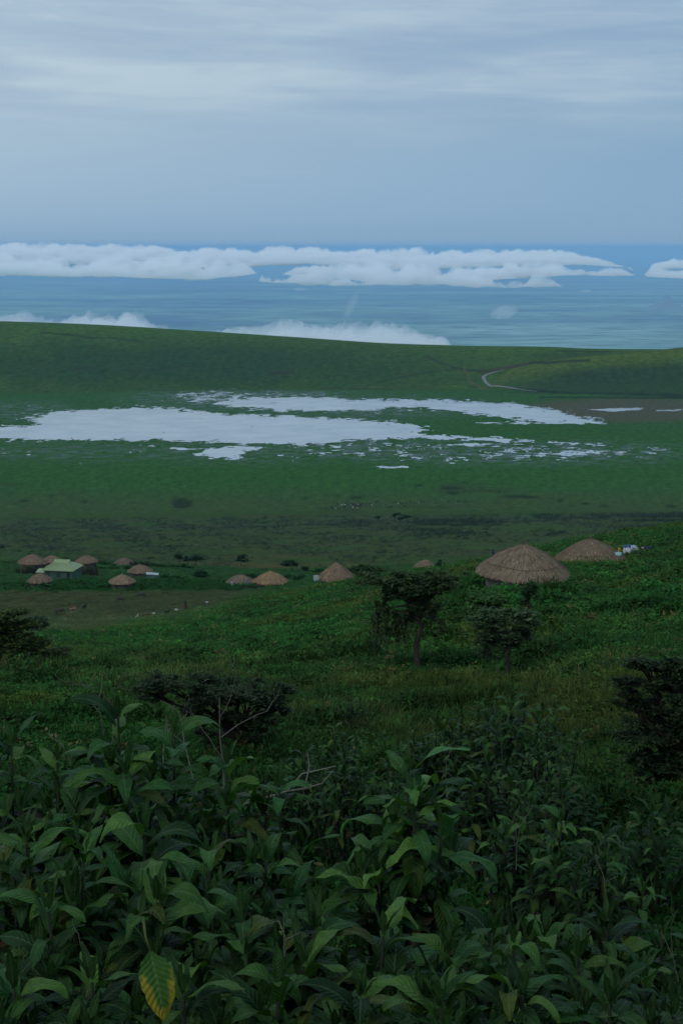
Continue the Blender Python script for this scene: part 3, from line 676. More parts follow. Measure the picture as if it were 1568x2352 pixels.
def leafy_shrub(px, top_row, d, spread, nst, L, label, seed, res=(12, 4), tops=None, depth=None, base_h=None, group=SHRUBG, tint=1.0):
    L = L * .90
    rng = np.random.RandomState(seed); T0 = pos(px, top_row, d); g = float(gz(T0.x, T0.y)); H = max(T0.z - g, .5)
    root = empty('leafy_shrub', (T0.x, T0.y, g - .05), 0); tag(root, label, 'shrub', group)
    fol, stm = MB(), []
    for k in range(nst):
        if k == 0: dx = dy = 0.0; hh = H
        else:
            a = k * 2.4 + rng.uniform(-.3, .3); r = spread * math.sqrt((k - .3) / nst) * rng.uniform(.85, 1.1)
            dx, dy = math.cos(a) * r, math.sin(a) * r * (depth or .8); hh = H * (1 - .35 * (r / spread) ** 1.5 * rng.uniform(.3, 1.3)) * rng.uniform(.84, 1.0)
        gl = float(gz(T0.x + dx, T0.y + dy)) - g
        hh = max(hh + gl * .5, .35)
        b = np.array([dx * .25, dy * .25, gl * .25]); tip = np.array([dx, dy, hh - .10 * L])
        tt = np.linspace(0, 1, 6)[:, None]; mid = np.array([dx * .8, dy * .8, hh * .45]); P = (1-tt)**2 * b + 2*tt*(1-tt) * mid + tt**2 * tip
        P[1:-1] += rng.uniform(-.02, .02, (4, 3)); ax = P[-1] - P[-2]; ax /= np.linalg.norm(ax)
        sb = MB(); sb.tube(P, np.linspace(.019, .008, 6), 5, (.022, .026, .016)); stm.append(sb)
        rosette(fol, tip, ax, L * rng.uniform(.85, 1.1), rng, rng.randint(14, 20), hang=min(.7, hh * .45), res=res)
        nl = int(hh / .14 * (.9 if res[0] > 5 else .6))                                    # older leaves down the stem
        for q in range(nl):
            f = rng.uniform(.25, .9); pp = P[min(4, int(f * 5))] * (1 - (f*5) % 1) + P[min(5, int(f * 5) + 1)] * ((f*5) % 1)
            c = np.array(GREENS[rng.randint(len(GREENS))]) * rng.uniform(.4, .85)  # darkened again: the shrub's inner shade is put into these leaf colours
            add_leaf(fol, pp, rng.uniform(0, 6.28), rng.uniform(-1.0, .4), L * rng.uniform(.7, 1.15), L * rng.uniform(.2, .36), rng.uniform(.6, 1.5), rng, c, *res, fold=.2, wav=rng.uniform(.1, .3), roll=rng.uniform(-.4, .4))
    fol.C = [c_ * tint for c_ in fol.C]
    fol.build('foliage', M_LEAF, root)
    for sb in stm: sb.build('stem', M_BARK, root)
    return root
# ------------------------------------------------------------------ herb and grass cover (stuff): instanced leaf clumps
def clump_herb(seed, n=34, r=.30, h=.42, ls=.10):
    rng = np.random.RandomState(seed); mb = MB()
    for k in range(n):
        a = rng.uniform(0, 6.28); q = math.sqrt(rng.rand()) * r; z = h * rng.uniform(.35, 1.0) * (1 - .5 * (q / r) ** 2)
        l = ls * rng.uniform(.7, 1.4); c = np.array((1, 1, 1)) * rng.uniform(.6, 1.3)
        add_leaf(mb, (math.cos(a) * q, math.sin(a) * q, z), rng.uniform(0, 6.28), rng.uniform(-.2, 1.0), l, l * rng.uniform(.4, .65), rng.uniform(.3, 1.4), rng, c, 3, 2, fold=.3, wav=.1)
    for k in range(7):
        a = rng.uniform(0, 6.28); q = rng.rand() * r * .8
        mb.tube([(0, 0, 0), (math.cos(a) * q, math.sin(a) * q, h * .85)], [.008, .004], 3, (.8, .7, .6), False)
    return mb
def clump_grass(seed, n=46, r=.25, h=.45, w=.012):
    rng = np.random.RandomState(seed); mb = MB()
    for k in range(n):
        a = rng.uniform(0, 6.28); q = math.sqrt(rng.rand()) * r; l = h * rng.uniform(.5, 1.15)
        add_leaf(mb, (math.cos(a) * q, math.sin(a) * q, 0), rng.uniform(0, 6.28), rng.uniform(1.0, 1.5), l, w * rng.uniform(.8, 1.6), rng.uniform(.1, 1.3), rng, np.array((1, 1, 1)) * rng.uniform(.6, 1.35), 3, 1, fold=0, wav=0)
    return mb
def clump_bush(seed, n=90, r=.5, h=.7, ls=.13):
    rng = np.random.RandomState(seed); mb = MB()
    for k in range(n):
        v = rng.normal(size=3); v /= np.linalg.norm(v); v[2] = abs(v[2]); q = rng.uniform(.6, 1.0) * (1 + .3 * math.sin(v[0] * 5 + seed))
        l = ls * rng.uniform(.7, 1.4)
        add_leaf(mb, (v[0] * r * q, v[1] * r * q, v[2] * h * q), rng.uniform(0, 6.28), rng.uniform(-.3, 1.0), l, l * .6, rng.uniform(.2, 1.2), rng, np.array((1, 1, 1)) * rng.uniform(.5, 1.3), 2, 2, fold=.2, wav=.1)
    return mb
def template_set(name, mbs):
    c = bpy.data.collections.new(name)
    for i, mb in enumerate(mbs):
        o = mb.build('%s_%02d' % (name, i), M_HERB); COL.objects.unlink(o); c.objects.link(o)
    return c
def gn_scatter(name, P, rot, scl, idx, colr, coll, label, cat):
    me = bpy.data.meshes.new(name); me.vertices.add(len(P)); me.vertices.foreach_set('co', np.asarray(P, np.float32).ravel())
    for nm, ty, dt, key in (('rot', 'FLOAT_VECTOR', rot, 'vector'), ('scl', 'FLOAT_VECTOR', scl, 'vector'), ('idx', 'INT', idx, 'value')):
        at = me.attributes.new(nm, ty, 'POINT'); at.data.foreach_set(key, np.asarray(dt, np.int32 if ty == 'INT' else np.float32).ravel())
    cc = np.ones((len(P), 4), np.float32); cc[:, :3] = colr
    at = me.attributes.new('icol', 'FLOAT_COLOR', 'POINT'); at.data.foreach_set('color', cc.ravel())
    o = bpy.data.objects.new(name, me); COL.objects.link(o)
    ng = bpy.data.node_groups.new(name + '_scatter', 'GeometryNodeTree')
    ng.interface.new_socket('Geometry', in_out='INPUT', socket_type='NodeSocketGeometry'); ng.interface.new_socket('Geometry', in_out='OUTPUT', socket_type='NodeSocketGeometry')
    gi = ng.nodes.new('NodeGroupInput'); go = ng.nodes.new('NodeGroupOutput')
    ci = ng.nodes.new('GeometryNodeCollectionInfo'); ci.inputs['Collection'].default_value = coll; ci.inputs['Separate Children'].default_value = True; ci.inputs['Reset Children'].default_value = True
    ip = ng.nodes.new('GeometryNodeInstanceOnPoints'); ip.inputs['Pick Instance'].default_value = True
    def na(nm, ty):
        n = ng.nodes.new('GeometryNodeInputNamedAttribute'); n.data_type = ty; n.inputs['Name'].default_value = nm
        return [s for s in n.outputs if s.enabled and s.name == 'Attribute'][0]
    L_ = ng.links.new
    L_(gi.outputs[0], ip.inputs['Points']); L_(ci.outputs[0], ip.inputs['Instance']); L_(na('idx', 'INT'), ip.inputs['Instance Index'])
    L_(na('rot', 'FLOAT_VECTOR'), ip.inputs['Rotation']); L_(na('scl', 'FLOAT_VECTOR'), ip.inputs['Scale']); L_(ip.outputs[0], go.inputs[0])
    md = o.modifiers.new('scatter', 'NODES'); md.node_group = ng
    tag(o, label, cat, kind='stuff'); return o
rg = np.random.RandomState(5)
def wedge(n, d0, d1, half=15.5, pw=1.0):
    """Random ground points in the sector the photo looks over, spread evenly per area (pw=1) or thinner far off (pw<1)."""
    u = rg.rand(n); d = (d0 ** (2*pw) + u * (d1 ** (2*pw) - d0 ** (2*pw))) ** (1 / (2*pw)); a = rg.uniform(-R(half), R(half), n)
    return np.sin(a) * d, np.cos(a) * d, d
PATCH = [(665, 1515, 50, 16), (690, 1490, 20, 12), (550, 1465, 12, 10), (575, 1425, 28, 9), (418, 1628, 42, 11)]
def near_cover():
    T = template_set('herb_clump', [clump_herb(i, 34, .30, .42, .10) for i in range(4)] + [clump_grass(10 + i) for i in range(3)])
    X, Y, D = [], [], []
    for n, a, b, pw, hf in ((8000, 8, 14, .7, 24), (44000, 14, 60, .6, 29), (60000, 60, 205, .6, 17), (30000, 205, 430, .7, 14.5)):
        x, y, d = wedge(n, a, b, hf, pw); X.append(x); Y.append(y); D.append(d)
    X, Y, D = map(np.concatenate, (X, Y, D)); Zg = gz(X, Y); px, py = proj(X, Y, Zg)
    j1 = fbm(X / 7, Y / 7, 4, 201); j2 = fbm(X / 2.4, Y / 2.4, 3, 207); j3 = fbm(X / 25, Y / 25, 3, 209)
    fld = sstep(1352, 1362, py) * (1 - sstep(-22, 26, py + 14 * j1 - np.interp(px, [0, 150, 300, 480, 560, 700], [1480, 1470, 1440, 1410, 1372, 1340]))) * (D > 150) * (px < 640)
    clumpy = sstep(.12, .42, fbm(X / 4.5, Y / 5.5, 3, 231)) * (D > 16) * (D < 215) * (fld < .3) * (1 - .6 * sstep(85, 130, D))
    brown = np.clip(blob(px, py, 1000, 1640, 620, 120, .5) * .75 + blob(px, py, 230, 1560, 330, 50, .5) * .6 + blob(px, py, 1350, 1480, 300, 60, .5) * .35 + blob(px, py, 1300, 1850, 260, 180, .5) * .3, 0, 1)
    brown = brown * sstep(-.5, .35, j1) * .9
    fld = np.clip(fld + .5 * fld * (1 - fld) * rg.uniform(-2, 2, len(X)), 0, 1)
    grass = rg.rand(len(X)) < np.clip(.12 + brown * .75 + fld * .8, 0, 1)
    lush = np.stack([.018 + .012 * j2, .070 + .022 * j2 + .012 * j1, .018 + .006 * j2], -1)
    yel = np.array((.040, .085, .014)); lush = lush + (yel - lush) * (sstep(.05, .6, j3) * .6)[:, None]
    br = np.array((.062, .056, .030)); c = lush + (br - lush) * (brown * np.where(grass, .85, .30))[:, None]
    c = c + (np.array((.050, .066, .040)) - c) * (fld * .85)[:, None]
    c = c * (1 + .35 * rg.uniform(-1, 1, len(X)))[:, None]
    dead = (rg.rand(len(X)) < .03); c[dead] = np.array((.10, .085, .05))
    far_ = (D > 215) & (py < 1360); belt = blob(px, py, 300, 1347, 330, 11, .4) * (D > 215)
    c = np.where(far_[:, None], np.array((.020, .068, .022)) * (1 + .3 * j2)[:, None] * rg.uniform(.7, 1.3, len(X))[:, None], c); c = c + (np.array((.012, .062, .014)) - c) * (belt * .8)[:, None]
    c = c + (np.array((.050, .062, .016)) - c) * (sstep(.0, .55, j3) * .55 * (D < 215))[:, None]
    c = c * np.where(D < 215, np.interp(D, [8, 40, 75, 215], [.55, .85, 1.25, 1.2]) * (1 + .5 * j1), 1.0)[:, None]  # herbs darken towards the camera: shade under the shrubs put in their colour
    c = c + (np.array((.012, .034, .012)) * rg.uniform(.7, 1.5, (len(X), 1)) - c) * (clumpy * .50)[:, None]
    c = np.clip(c * np.array((1.10, 1.02, .66)), .003, .3)
    far_0 = (D > 215) & (py < 1360); belt0 = blob(px, py, 300, 1347, 330, 11, .4)
    s = np.interp(D, [4, 14, 40, 80, 130, 205, 430], [.8, .85, 1.15, 1.9, 2.5, 2.9, 4.2]) * rg.uniform(.6, 1.35, len(X)) * (1 + .35 * j2)
    sz = s * np.interp(D, [4, 40, 100, 205, 430], [.9, .95, .62, .50, .26]) * np.where(grass, 1.0, 1.0 + .5 * np.clip(j1, -.6, .8)) * (1 - .76 * fld)
    s = s * (1 + .35 * clumpy); sz = sz * (1 + .85 * clumpy)
    sz = sz * np.where(far_0, .40 + 1.3 * belt0, 1.0)
    keep = np.ones(len(X), bool)
    for cx_, cy_, rx_, ry_ in PATCH: keep &= ~((np.hypot((px - cx_) / rx_, (py - cy_) / ry_) < 1 + .25 * j2))
    keep &= ~((fld > .5) & (rg.rand(len(X)) < .25))
    for hx, hy, hr in KEEPOUT: keep &= np.hypot(X - hx, Y - hy) > hr
    idx = np.where(grass, 4 + rg.randint(0, 3, len(X)), rg.randint(0, 4, len(X)))
    rot = np.stack([rg.uniform(-.25, .25, len(X)), rg.uniform(-.25, .25, len(X)), rg.uniform(0, 6.28, len(X))], -1)
    k = keep
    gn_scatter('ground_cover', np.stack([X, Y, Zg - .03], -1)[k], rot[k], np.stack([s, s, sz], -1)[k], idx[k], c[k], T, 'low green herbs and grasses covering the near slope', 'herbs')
def far_scrub():
    T = template_set('scrub_clump', [clump_bush(40 + i, 70) for i in range(4)])
    x, y, d = wedge(34000, 380, 1180, 14.5, .85); z = gz(x, y); px, py = proj(x, y, z)
    den = fbm(x / 40, y / 40, 4, 301); den2 = fbm(x / 9, y / 9, 3, 307)
    # dense dark thicket on the right shoulder, scattered tussocks elsewhere
    thick = np.maximum.reduce([blob(px, py, 1050, 1212, 110, 24, .4), blob(px, py, 1330, 1186, 250, 7, .8) * .6, blob(px, py, 1530, 1196, 90, 22, .6) * .8, blob(px, py, 1250, 1225, 60, 8, .5) * .8, blob(px, py, 820, 1202, 60, 5, .5) * .5])
    bare = np.maximum.reduce([blob(px, py, 1180, 1215, 130, 14, .5), blob(px, py, 600, 1308, 500, 8, .5) * .7, blob(px, py, 590, 1270, 60, 10, .5)])
    streak = np.sin((x * .12 + y * .028) + 2.5 * fbm(x / 60, y / 60, 3, 311)) * .5
    keep = (rg.rand(len(x)) < np.clip(.32 + .55 * den + .5 * den2 + streak * .45, .03, 1) * (1 - bare * .85)) | (rg.rand(len(x)) < thick * np.clip(.16 + 1.1 * den2 + .7 * den, .0, .6))
    keep &= (py < 1312)
    s = np.interp(d, [380, 1180], [1.7, 3.6]) * rg.uniform(.5, 1.3, len(x)) * (1 + thick * .3)
    c = np.array((.014, .032, .014)) * (1 + .4 * rg.uniform(-1, 1, len(x)))[:, None]
    light = rg.rand(len(x)) < .40 * (1 - thick); c[light] = np.array((.060, .082, .045)) * rg.uniform(.8, 1.3, (light.sum(), 1))
    c = c + (np.array((.016, .034, .015)) - c) * (thick * .35)[:, None]
    rot = np.stack([np.zeros(len(x)), np.zeros(len(x)), rg.uniform(0, 6.28, len(x))], -1)
    k = keep; gn_scatter('scrub', np.stack([x, y, z - .1], -1)[k], rot[k], np.stack([s, s, s * .62], -1)[k], rg.randint(0, 4, len(x))[k], np.clip(c, .004, .3)[k], T, 'low tussocky scrub dotting the slope beyond the village', 'scrub')
def rim_scrub():
    T = bpy.data.collections['scrub_clump']; x, y, d = wedge(15000, 1190, 3050, 14.5, .8); z = gz(x, y); px, py = proj(x, y, z)
    n_ = fbm(x / 50, y / 50, 4, 351); m_ = fbm(x / 14, y / 14, 3, 353)
    rim_ = d > 2420; ridge = blob(px, py, 1340, 806, 90, 4, .5)
    foot = np.minimum(1, np.exp(-(seg_dist(px, py, [(1215, 900), (1300, 906), (1420, 911), (1568, 913)], 1.5) / 5) ** 2))
    k = (rim_ & ((rg.rand(len(x)) < np.clip(-.14 + .55 * n_ + .5 * m_, 0, .5)) | (rg.rand(len(x)) < ridge * .6) | (rg.rand(len(x)) < foot * .8))) | (~rim_ & (d < 1620) & (rg.rand(len(x)) < np.clip(-.12 + .4 * n_ + .5 * m_, 0, .3)))
    k &= rg.rand(len(x)) < np.where(ridge + foot > .2, 1, .55)
    s = np.where(rim_, 2.6, 2.0) * rg.uniform(.4, 1.3, len(x)); s = s * (1 + foot * .8)
    c = np.array((.020, .045, .018)) * rg.uniform(.6, 1.6, (len(x), 1)); rot = np.stack([np.zeros(len(x)), np.zeros(len(x)), rg.uniform(0, 6.28, len(x))], -1)
    gn_scatter('scattered_bushes', np.stack([x, y, z - .15], -1)[k], rot[k], np.stack([s, s, s * .6], -1)[k], rg.randint(0, 4, len(x))[k], np.clip(c, .004, .3)[k], T, 'sparse dark bushes dotting the crater floor and far hills', 'bushes')
# ------------------------------------------------------------------ flat-topped acacias and bushes
def feather(mb, p, rng, size, col, tilt=.3, hang=False):
    """A little spray of narrow leaflets."""
    a0 = rng.uniform(0, 6.28); V = []; F = []
    for q in range(4):
        a = a0 + q * 1.57 + rng.uniform(-.5, .5); el = rng.uniform(-.5, .5) * tilt * 2 if not hang else rng.uniform(-1.5, -.7)
        l = size * rng.uniform(.6, 1.3); w = l * rng.uniform(.16, .30)
        dx, dy, dz = math.cos(a) * math.cos(el), math.sin(a) * math.cos(el), math.sin(el); sx_, sy_ = -math.sin(a), math.cos(a); tw = rng.uniform(-.6, .6)
        b = len(V); V += [(p[0], p[1], p[2]), (p[0] + dx*l*.5 + sx_*w, p[1] + dy*l*.5 + sy_*w, p[2] + dz*l*.5 + tw*w), (p[0] + dx*l, p[1] + dy*l, p[2] + dz*l), (p[0] + dx*l*.5 - sx_*w, p[1] + dy*l*.5 - sy_*w, p[2] + dz*l*.5 - tw*w)]
        F.append((b, b+1, b+2, b+3))
    mb.add(V, np.array(F), col)
CROWN_GAIN = np.array((1.35, 1.7, 1.1))
def blob_tree(name, label, d, trunk, blobs, seed, cat='tree', group=None, leaf=.13, dens=1.0, cols=((.020, .034, .018), (.030, .046, .020), (.044, .058, .026)), trunk_r=.13, bark=(.045, .036, .028), flat=True, depth=.85, big_leaf=False, ground=True):
    """trunk: points (px, row) from the foot up; blobs: (px, row, half width, half height, mode) all read at distance d."""
    rng = np.random.RandomState(seed)
    base = pos(trunk[0][0], trunk[0][1], d); 
    if ground: base.z = float(gz(base.x, base.y)) - .05
    mpp = d / FPX * 1.02; root = empty(name, base); tag(root, label, cat, group); tb = MB(); cb = MB()
    TP = [np.array(pos(px, py, d) - base) for px, py in trunk]; TP[0] = np.array([0., 0, 0])
    for k in range(1, len(TP)): TP[k][1] += rng.uniform(-.2, .2)
    Tt = np.array(TP); t = np.linspace(0, len(TP) - 1, len(TP) * 4 - 3); Ti = np.stack([np.interp(t, range(len(TP)), Tt[:, i]) for i in range(3)], -1)
    Ti[1:-1] += rng.uniform(-.25, .25, Ti[1:-1].shape) * trunk_r
    tb.tube(Ti, np.linspace(trunk_r * 1.25, trunk_r * .6, len(Ti)), 8, bark)
    fork = Ti[-1]
    for bl in blobs:
        cx_, cy_, rx_, ry_ = bl[:4]; mode = bl[4] if len(bl) > 4 else 'pad'
        c = np.array(pos(cx_, cy_, d) - base); c[1] += rng.uniform(-.5, .5) * rx_ * mpp * depth
        rx, ry, rz = rx_ * mpp, rx_ * mpp * depth, ry_ * mpp
        start = Ti[max(0, len(Ti) - 1 - rng.randint(0, max(1, len(Ti) // 3)))]
        mid = (start + c) / 2 + np.array([0, 0, rz * .2]) + rng.uniform(-.1, .1, 3) * rx; tt = np.linspace(0, 1, 7)[:, None]
        end = c + np.array([0, 0, -rz * .3]); P = (1-tt)**2 * start + 2*tt*(1-tt) * mid + tt**2 * end
        tb.tube(P, np.linspace(trunk_r * .5, trunk_r * .12, 7), 5, bark)
        npad = max(9, int(13 * math.sqrt(rx * rz) / .6)) if mode != 'hang' else 9
        area = rx * ry * 3.1
        nleaf = int(min(6500, 150 * dens * (area + rx * rz * 2) * (.13 / leaf) ** 1.6))
        pads = []
        for q in range(npad):
            v = rng.normal(size=3); v /= np.linalg.norm(v); v *= rng.uniform(.2, 1.7) ** .5
            pc = c + v * np.array([rx, ry, rz]) * .78; pads.append(pc)
            tb.tube(np.array([P[rng.randint(3, 7)], (pc + P[-1]) / 2 + rng.uniform(-.05, .05, 3), pc]), [trunk_r * .13, trunk_r * .09, trunk_r * .04], 4, bark, False)
        padsz = rng.uniform(.5, 1.5, npad)
        for q in range(nleaf):
            pads_i = rng.randint(npad); pc = pads[pads_i]; g_ = rng.normal(size=3); g_ *= .42 * math.exp(rng.normal() * .45)
            if mode == 'hang': p = pc + np.array([g_[0] * rx * .34, g_[1] * ry * .34, -abs(g_[2]) * rz * 1.1 * padsz[pads_i]])
            elif mode == 'ball': p = pc + g_ * np.array([rx, ry, rz]) * .32 * padsz[pads_i]
            else: p = pc + g_ * np.array([rx * .34, ry * .34, rz * .34]) * padsz[pads_i]
            col = np.array(cols[rng.randint(len(cols))]) * rng.uniform(.6, 1.5) * CROWN_GAIN
            if big_leaf: add_leaf(cb, p, rng.uniform(0, 6.28), rng.uniform(-.4, .9), leaf * rng.uniform(.7, 1.3), leaf * .45, rng.uniform(.2, 1.2), rng, col, 3, 2, fold=.3, wav=.1)
            else: feather(cb, p, rng, leaf * 1.35, col, .45, mode == 'hang')
    tb.build('trunk', M_BARK, root); cb.build('crown', M_FEATHER, root); return root
def dead_twig(px, row, d, h, label, seed, lean=0.0, spread=.6, group=None, levels=3, foot_row=None, r0=.011, name='dead_branch'):
    """Bare dry branch: (px,row) is its tip."""
    rng = np.random.RandomState(seed); T0 = pos(px, row, d); mb = MB(); g = T0.z - h
    def grow(p, dirv, L, r, lev):
        n = 5; P = [p]; dv = np.array(dirv)
        for i in range(n):
            dv = dv + rng.uniform(-.28, .28, 3) * (1.0 if lev else .5); dv[2] += .06; dv /= np.linalg.norm(dv); P.append(P[-1] + dv * L / n)
            if lev < levels and i >= 1 and rng.rand() < (.65 if lev == 0 else .5):
                sd = dv * .55 + np.append(rng.uniform(-1, 1, 2), rng.uniform(-.1, .6)) * spread; sd /= np.linalg.norm(sd); grow(P[-1], sd, L * rng.uniform(.35, .6), r * .55, lev + 1)
        mb.tube(P, np.linspace(r, r * .45, n + 1), 5, np.array((.12, .11, .085)) * rng.uniform(.7, 1.2), False)
    grow(np.zeros(3), (-lean, 0, 1.0), h, r0, 0)
    o = mb.build(name, M_TWIG); o.location = (T0.x + lean * h * .7, T0.y, g); tag(o, label, 'branch', group); return o
# ------------------------------------------------------------------ huts
M_THATCH = col_mat('thatch', .95, .25, 3.0, .1)
M_MUD = col_mat('mud_wall', .95, .3, 2.0, .1, bump=.5)
M_CLOTH = col_mat('cloth', .9, .12, 9, .1)
M_TIN = col_mat('painted_tin', .55, .12, 1.5, .4)
M_HIDE = col_mat('hide', .8, .15, 6, .2)
M_SKIN = col_mat('skin', .6, .1, 8, .3)
def rowdist(px, row, d0, d1):
    ds = np.linspace(d0, d1, 500); a = float(azpx(px)); x, y = np.sin(a) * ds, np.cos(a) * ds
    _, r = proj(x, y, gz(x, y)); return float(ds[np.argmin(np.abs(r - row))])
KEEPOUT = []
def hut(px, d, width_px, apex_row, eave_row, label, seed, tint=(.20, .152, .112), near=False, wall_h=None, tilt=0.0, tip=True, ragged=1.0, wallc=(.115, .092, .078), dome=.22, roof_only_dx=0):
    rng = np.random.RandomState(seed); g = gpos(px, d); mpp = math.hypot(g.x, g.y) / FPX; rad = width_px / 2 * mpp * 1.02
    az_ = pos(px, apex_row, d).z; ez = pos(px, eave_row, d).z
    base_z = min(float(gz(g.x + rad * c_ * .8, g.y + rad * s_ * .8)) for c_, s_ in ((1, 0), (-1, 0), (0, 1), (0, -1), (0, 0)))
    root = empty('thatched_hut', (g.x, g.y, base_z - .1)); tag(root, label, 'hut', 'thatched round huts of the village')
    root.rotation_euler = (rng.uniform(-.03, .03), rng.uniform(-.035, .035), rng.uniform(0, 6.28))
    KEEPOUT.append((g.x, g.y, rad * (1.24 if near else 1.25)))
    dep = math.sin(R(13.5)); ze = ez + rad * dep * 1.0 - (base_z - .1)       # eave_row is read at the front of the eave
    za = az_ - (base_z - .1); ze = min(ze, za - rad * .45); zw = ze + rad * .12
    w = MB(); n = 40; rw = rad * .80; th = np.linspace(0, 2 * math.pi, n + 1)[:-1]; zs = np.linspace(0, zw, 7)
    rows = [np.stack([np.cos(th) * rw * (1 + .015 * np.sin(th * 5 + seed + k)), np.sin(th) * rw * (1 + .015 * np.cos(th * 7 + k)), np.full(n, z)], -1) for k, z in enumerate(zs)]
    Vw = np.vstack(rows); F = [(k*n + i, k*n + (i+1) % n, (k+1)*n + (i+1) % n, (k+1)*n + i) for k in range(len(zs) - 1) for i in range(n)]
    w.add(Vw, np.array(F), np.array(wallc)[None, :] * rng.uniform(.85, 1.1, (len(Vw), 1)))
    for i in range(0, n * 2):                                             # poles showing in the mud wall
        a = i * math.pi / n + rng.uniform(-.02, .02); w.tube([(math.cos(a) * (rw + .01), math.sin(a) * (rw + .01), 0), (math.cos(a) * (rw + .01), math.sin(a) * (rw + .01), zw)], .03, 4, np.array(wallc) * rng.uniform(.6, 1.0), False)
    w.build('wall', M_MUD, root)
    def prof(t):                                                          # t: 0 apex .. 1 eave
        return rad * t, za - (za - ze) * (t - dome * np.sin(math.pi * t) * .5)
    r_ = MB(); nt_ = 14; nn = 56; ts = np.linspace(0.015, 1, nt_); V = []
    for t in ts:
        r, z = prof(t); V.append(np.stack([np.cos(np.linspace(0, 2*math.pi, nn + 1)[:-1]) * r * .985, np.sin(np.linspace(0, 2*math.pi, nn + 1)[:-1]) * r * .985, np.full(nn, z - .03)], -1))
    V.append(V[-1] * np.array([.80, .80, 1]) + np.array([0, 0, rad * .02]))
    V = np.vstack(V); F = [(k*nn + i, k*nn + (i+1) % nn, (k+1)*nn + (i+1) % nn, (k+1)*nn + i)[::-1] for k in range(nt_) for i in range(nn)]
    lump = 1 + .02 * np.sin(np.arctan2(V[:, 1], V[:, 0]) * 6 + seed); V[:, :2] *= lump[:, None]
    r_.add(V, np.array(F), np.array(tint) * np.array((.85, .75, .6)))
    nb = 5200 if near else 900; Ls = .75 if near else .95; Ws = .022 if near else .07
    t = np.sqrt(rng.rand(nb)); t[: nb // 6] = rng.uniform(.86, 1.0, nb // 6); a = rng.uniform(0, 2 * math.pi, nb)
    BV = []; BC = []
    for k in range(nb):
        t0 = t[k]; L = Ls * rng.uniform(.5, 1.2) / rad; t1 = t0 + L * .75; ov = 0
        r0_, z0_ = prof(max(t0, .02)); 
        if t1 > 1: r1_, z1_ = prof(1.0); ex = (t1 - 1) * rad * ragged; ex = min(ex, .38); r1_ += ex * .55; z1_ -= ex * .75
        else: r1_, z1_ = prof(t1)
        la = 1 + .02 * math.sin(a[k] * 6 + seed); da = rng.uniform(-.05, .05); W = Ws * rng.uniform(.6, 1.5); h0 = rng.uniform(-.01, .02); h1 = rng.uniform(.0, .06) if near else rng.uniform(0, .05)
        ca, sa = math.cos(a[k]), math.sin(a[k]); cb_, sb_ = math.cos(a[k] + da), math.sin(a[k] + da)
        BV += [(ca*r0_*la - sa*W, sa*r0_*la + ca*W, z0_ + h0), (ca*r0_*la + sa*W, sa*r0_*la - ca*W, z0_ + h0), (cb_*r1_*la + sb_*W*.5, sb_*r1_*la - cb_*W*.5, z1_ + h1), (cb_*r1_*la - sb_*W*.5, sb_*r1_*la + cb_*W*.5, z1_ + h1)]
        c = np.array(tint) * np.array((1.02, .92, .76)) * rng.uniform(.6, 1.2) * (1.12 if near else .84) * (1 if rng.rand() > .06 else 1.7); BC += [c] * 4
    base = r_.n; r_.V.append(np.array(BV)); r_.C.append(np.array(BC)); r_.U.append(np.zeros((len(BV), 2))); r_.F += [(base + 4*k, base + 4*k+1, base + 4*k+2, base + 4*k+3) for k in range(nb)]; r_.n += len(BV)
    roof = r_.build('roof', M_THATCH, root, smooth=False)
    if near:
        b = MB(); P = []
        for a_ in np.linspace(0, 2 * math.pi, 60):
            rr_, zz_ = prof(.80 + .01 * math.sin(a_ * 4)); la = 1 + .02 * math.sin(a_ * 6 + seed); P.append((math.cos(a_) * (rr_ * la + .03), math.sin(a_) * (rr_ * la + .03), zz_ + .04))
        b.tube(P, .012, 5, (.07, .055, .04), False); b.build('binding_rope', M_THATCH, roof)
    if tip:
        b = MB()
        for k in range(24 if near else 10):
            a_ = rng.uniform(0, 6.28); s_ = rng.uniform(.0, .13); b.tube([(math.cos(a_) * s_, math.sin(a_) * s_, za - .12), (math.cos(a_) * s_ * 1.6, math.sin(a_) * s_ * 1.6, za + rng.uniform(.06, .26))], [.014, .008], 4, np.array(tint) * rng.uniform(.6, 1.3), False)
        b.build('roof_tip', M_THATCH, roof)
    return root, rad, base_z
def brush_fence(px0, px1, d, h, label, seed, dens=34, group=None, col=(.040, .032, .024), base=None, bend=0.0):
    rng = np.random.RandomState(seed); A = gpos(px0, d); B = gpos(px1, d); L = (B - A).length; o0 = (A + B) / 2
    mb = MB(); n = int(L * dens)
    for k in range(n):
        t = rng.rand(); p = A.lerp(B, t); p.y -= bend * 4 * t * (1 - t); z = float(gz(p.x, p.y)) - .05; q = np.array([p.x - o0.x, p.y - o0.y + rng.uniform(-.15, .15), z - o0.z]); hh = h * rng.uniform(.55, 1.15)
        e = q + np.array([rng.uniform(-.35, .35), rng.uniform(-.2, .2), hh]); m_ = (q + e) / 2 + rng.uniform(-.08, .08, 3)
        mb.tube([q, m_, e], [.022, .016, .008], 3, np.array(col) * rng.uniform(.6, 1.6), False)
        if rng.rand() < .5:
            f = m_ + np.array([rng.uniform(-.5, .5), rng.uniform(-.2, .2), rng.uniform(-.1, .4)]); mb.tube([m_, f], [.012, .005], 3, np.array(col) * rng.uniform(.6, 1.8), False)
    o = mb.build('brushwood_fence', M_BARK); o.location = o0; tag(o, label, 'fence', group); return o
# the two near huts and the clothes fence beside them
hut(1198, 104, 206, 1248, 1329, 'large straw roofed hut nearest the camera, its mud wall showing under ragged eaves', 11, tint=(.175, .140, .108), near=True, wallc=(.16, .14, .122))
hut(1355, 138, 154, 1236, 1297, 'big thatched hut just behind the nearest one, a teal cloth on its right eave', 12, tint=(.165, .130, .098), near=True, wallc=(.15, .13, .115))
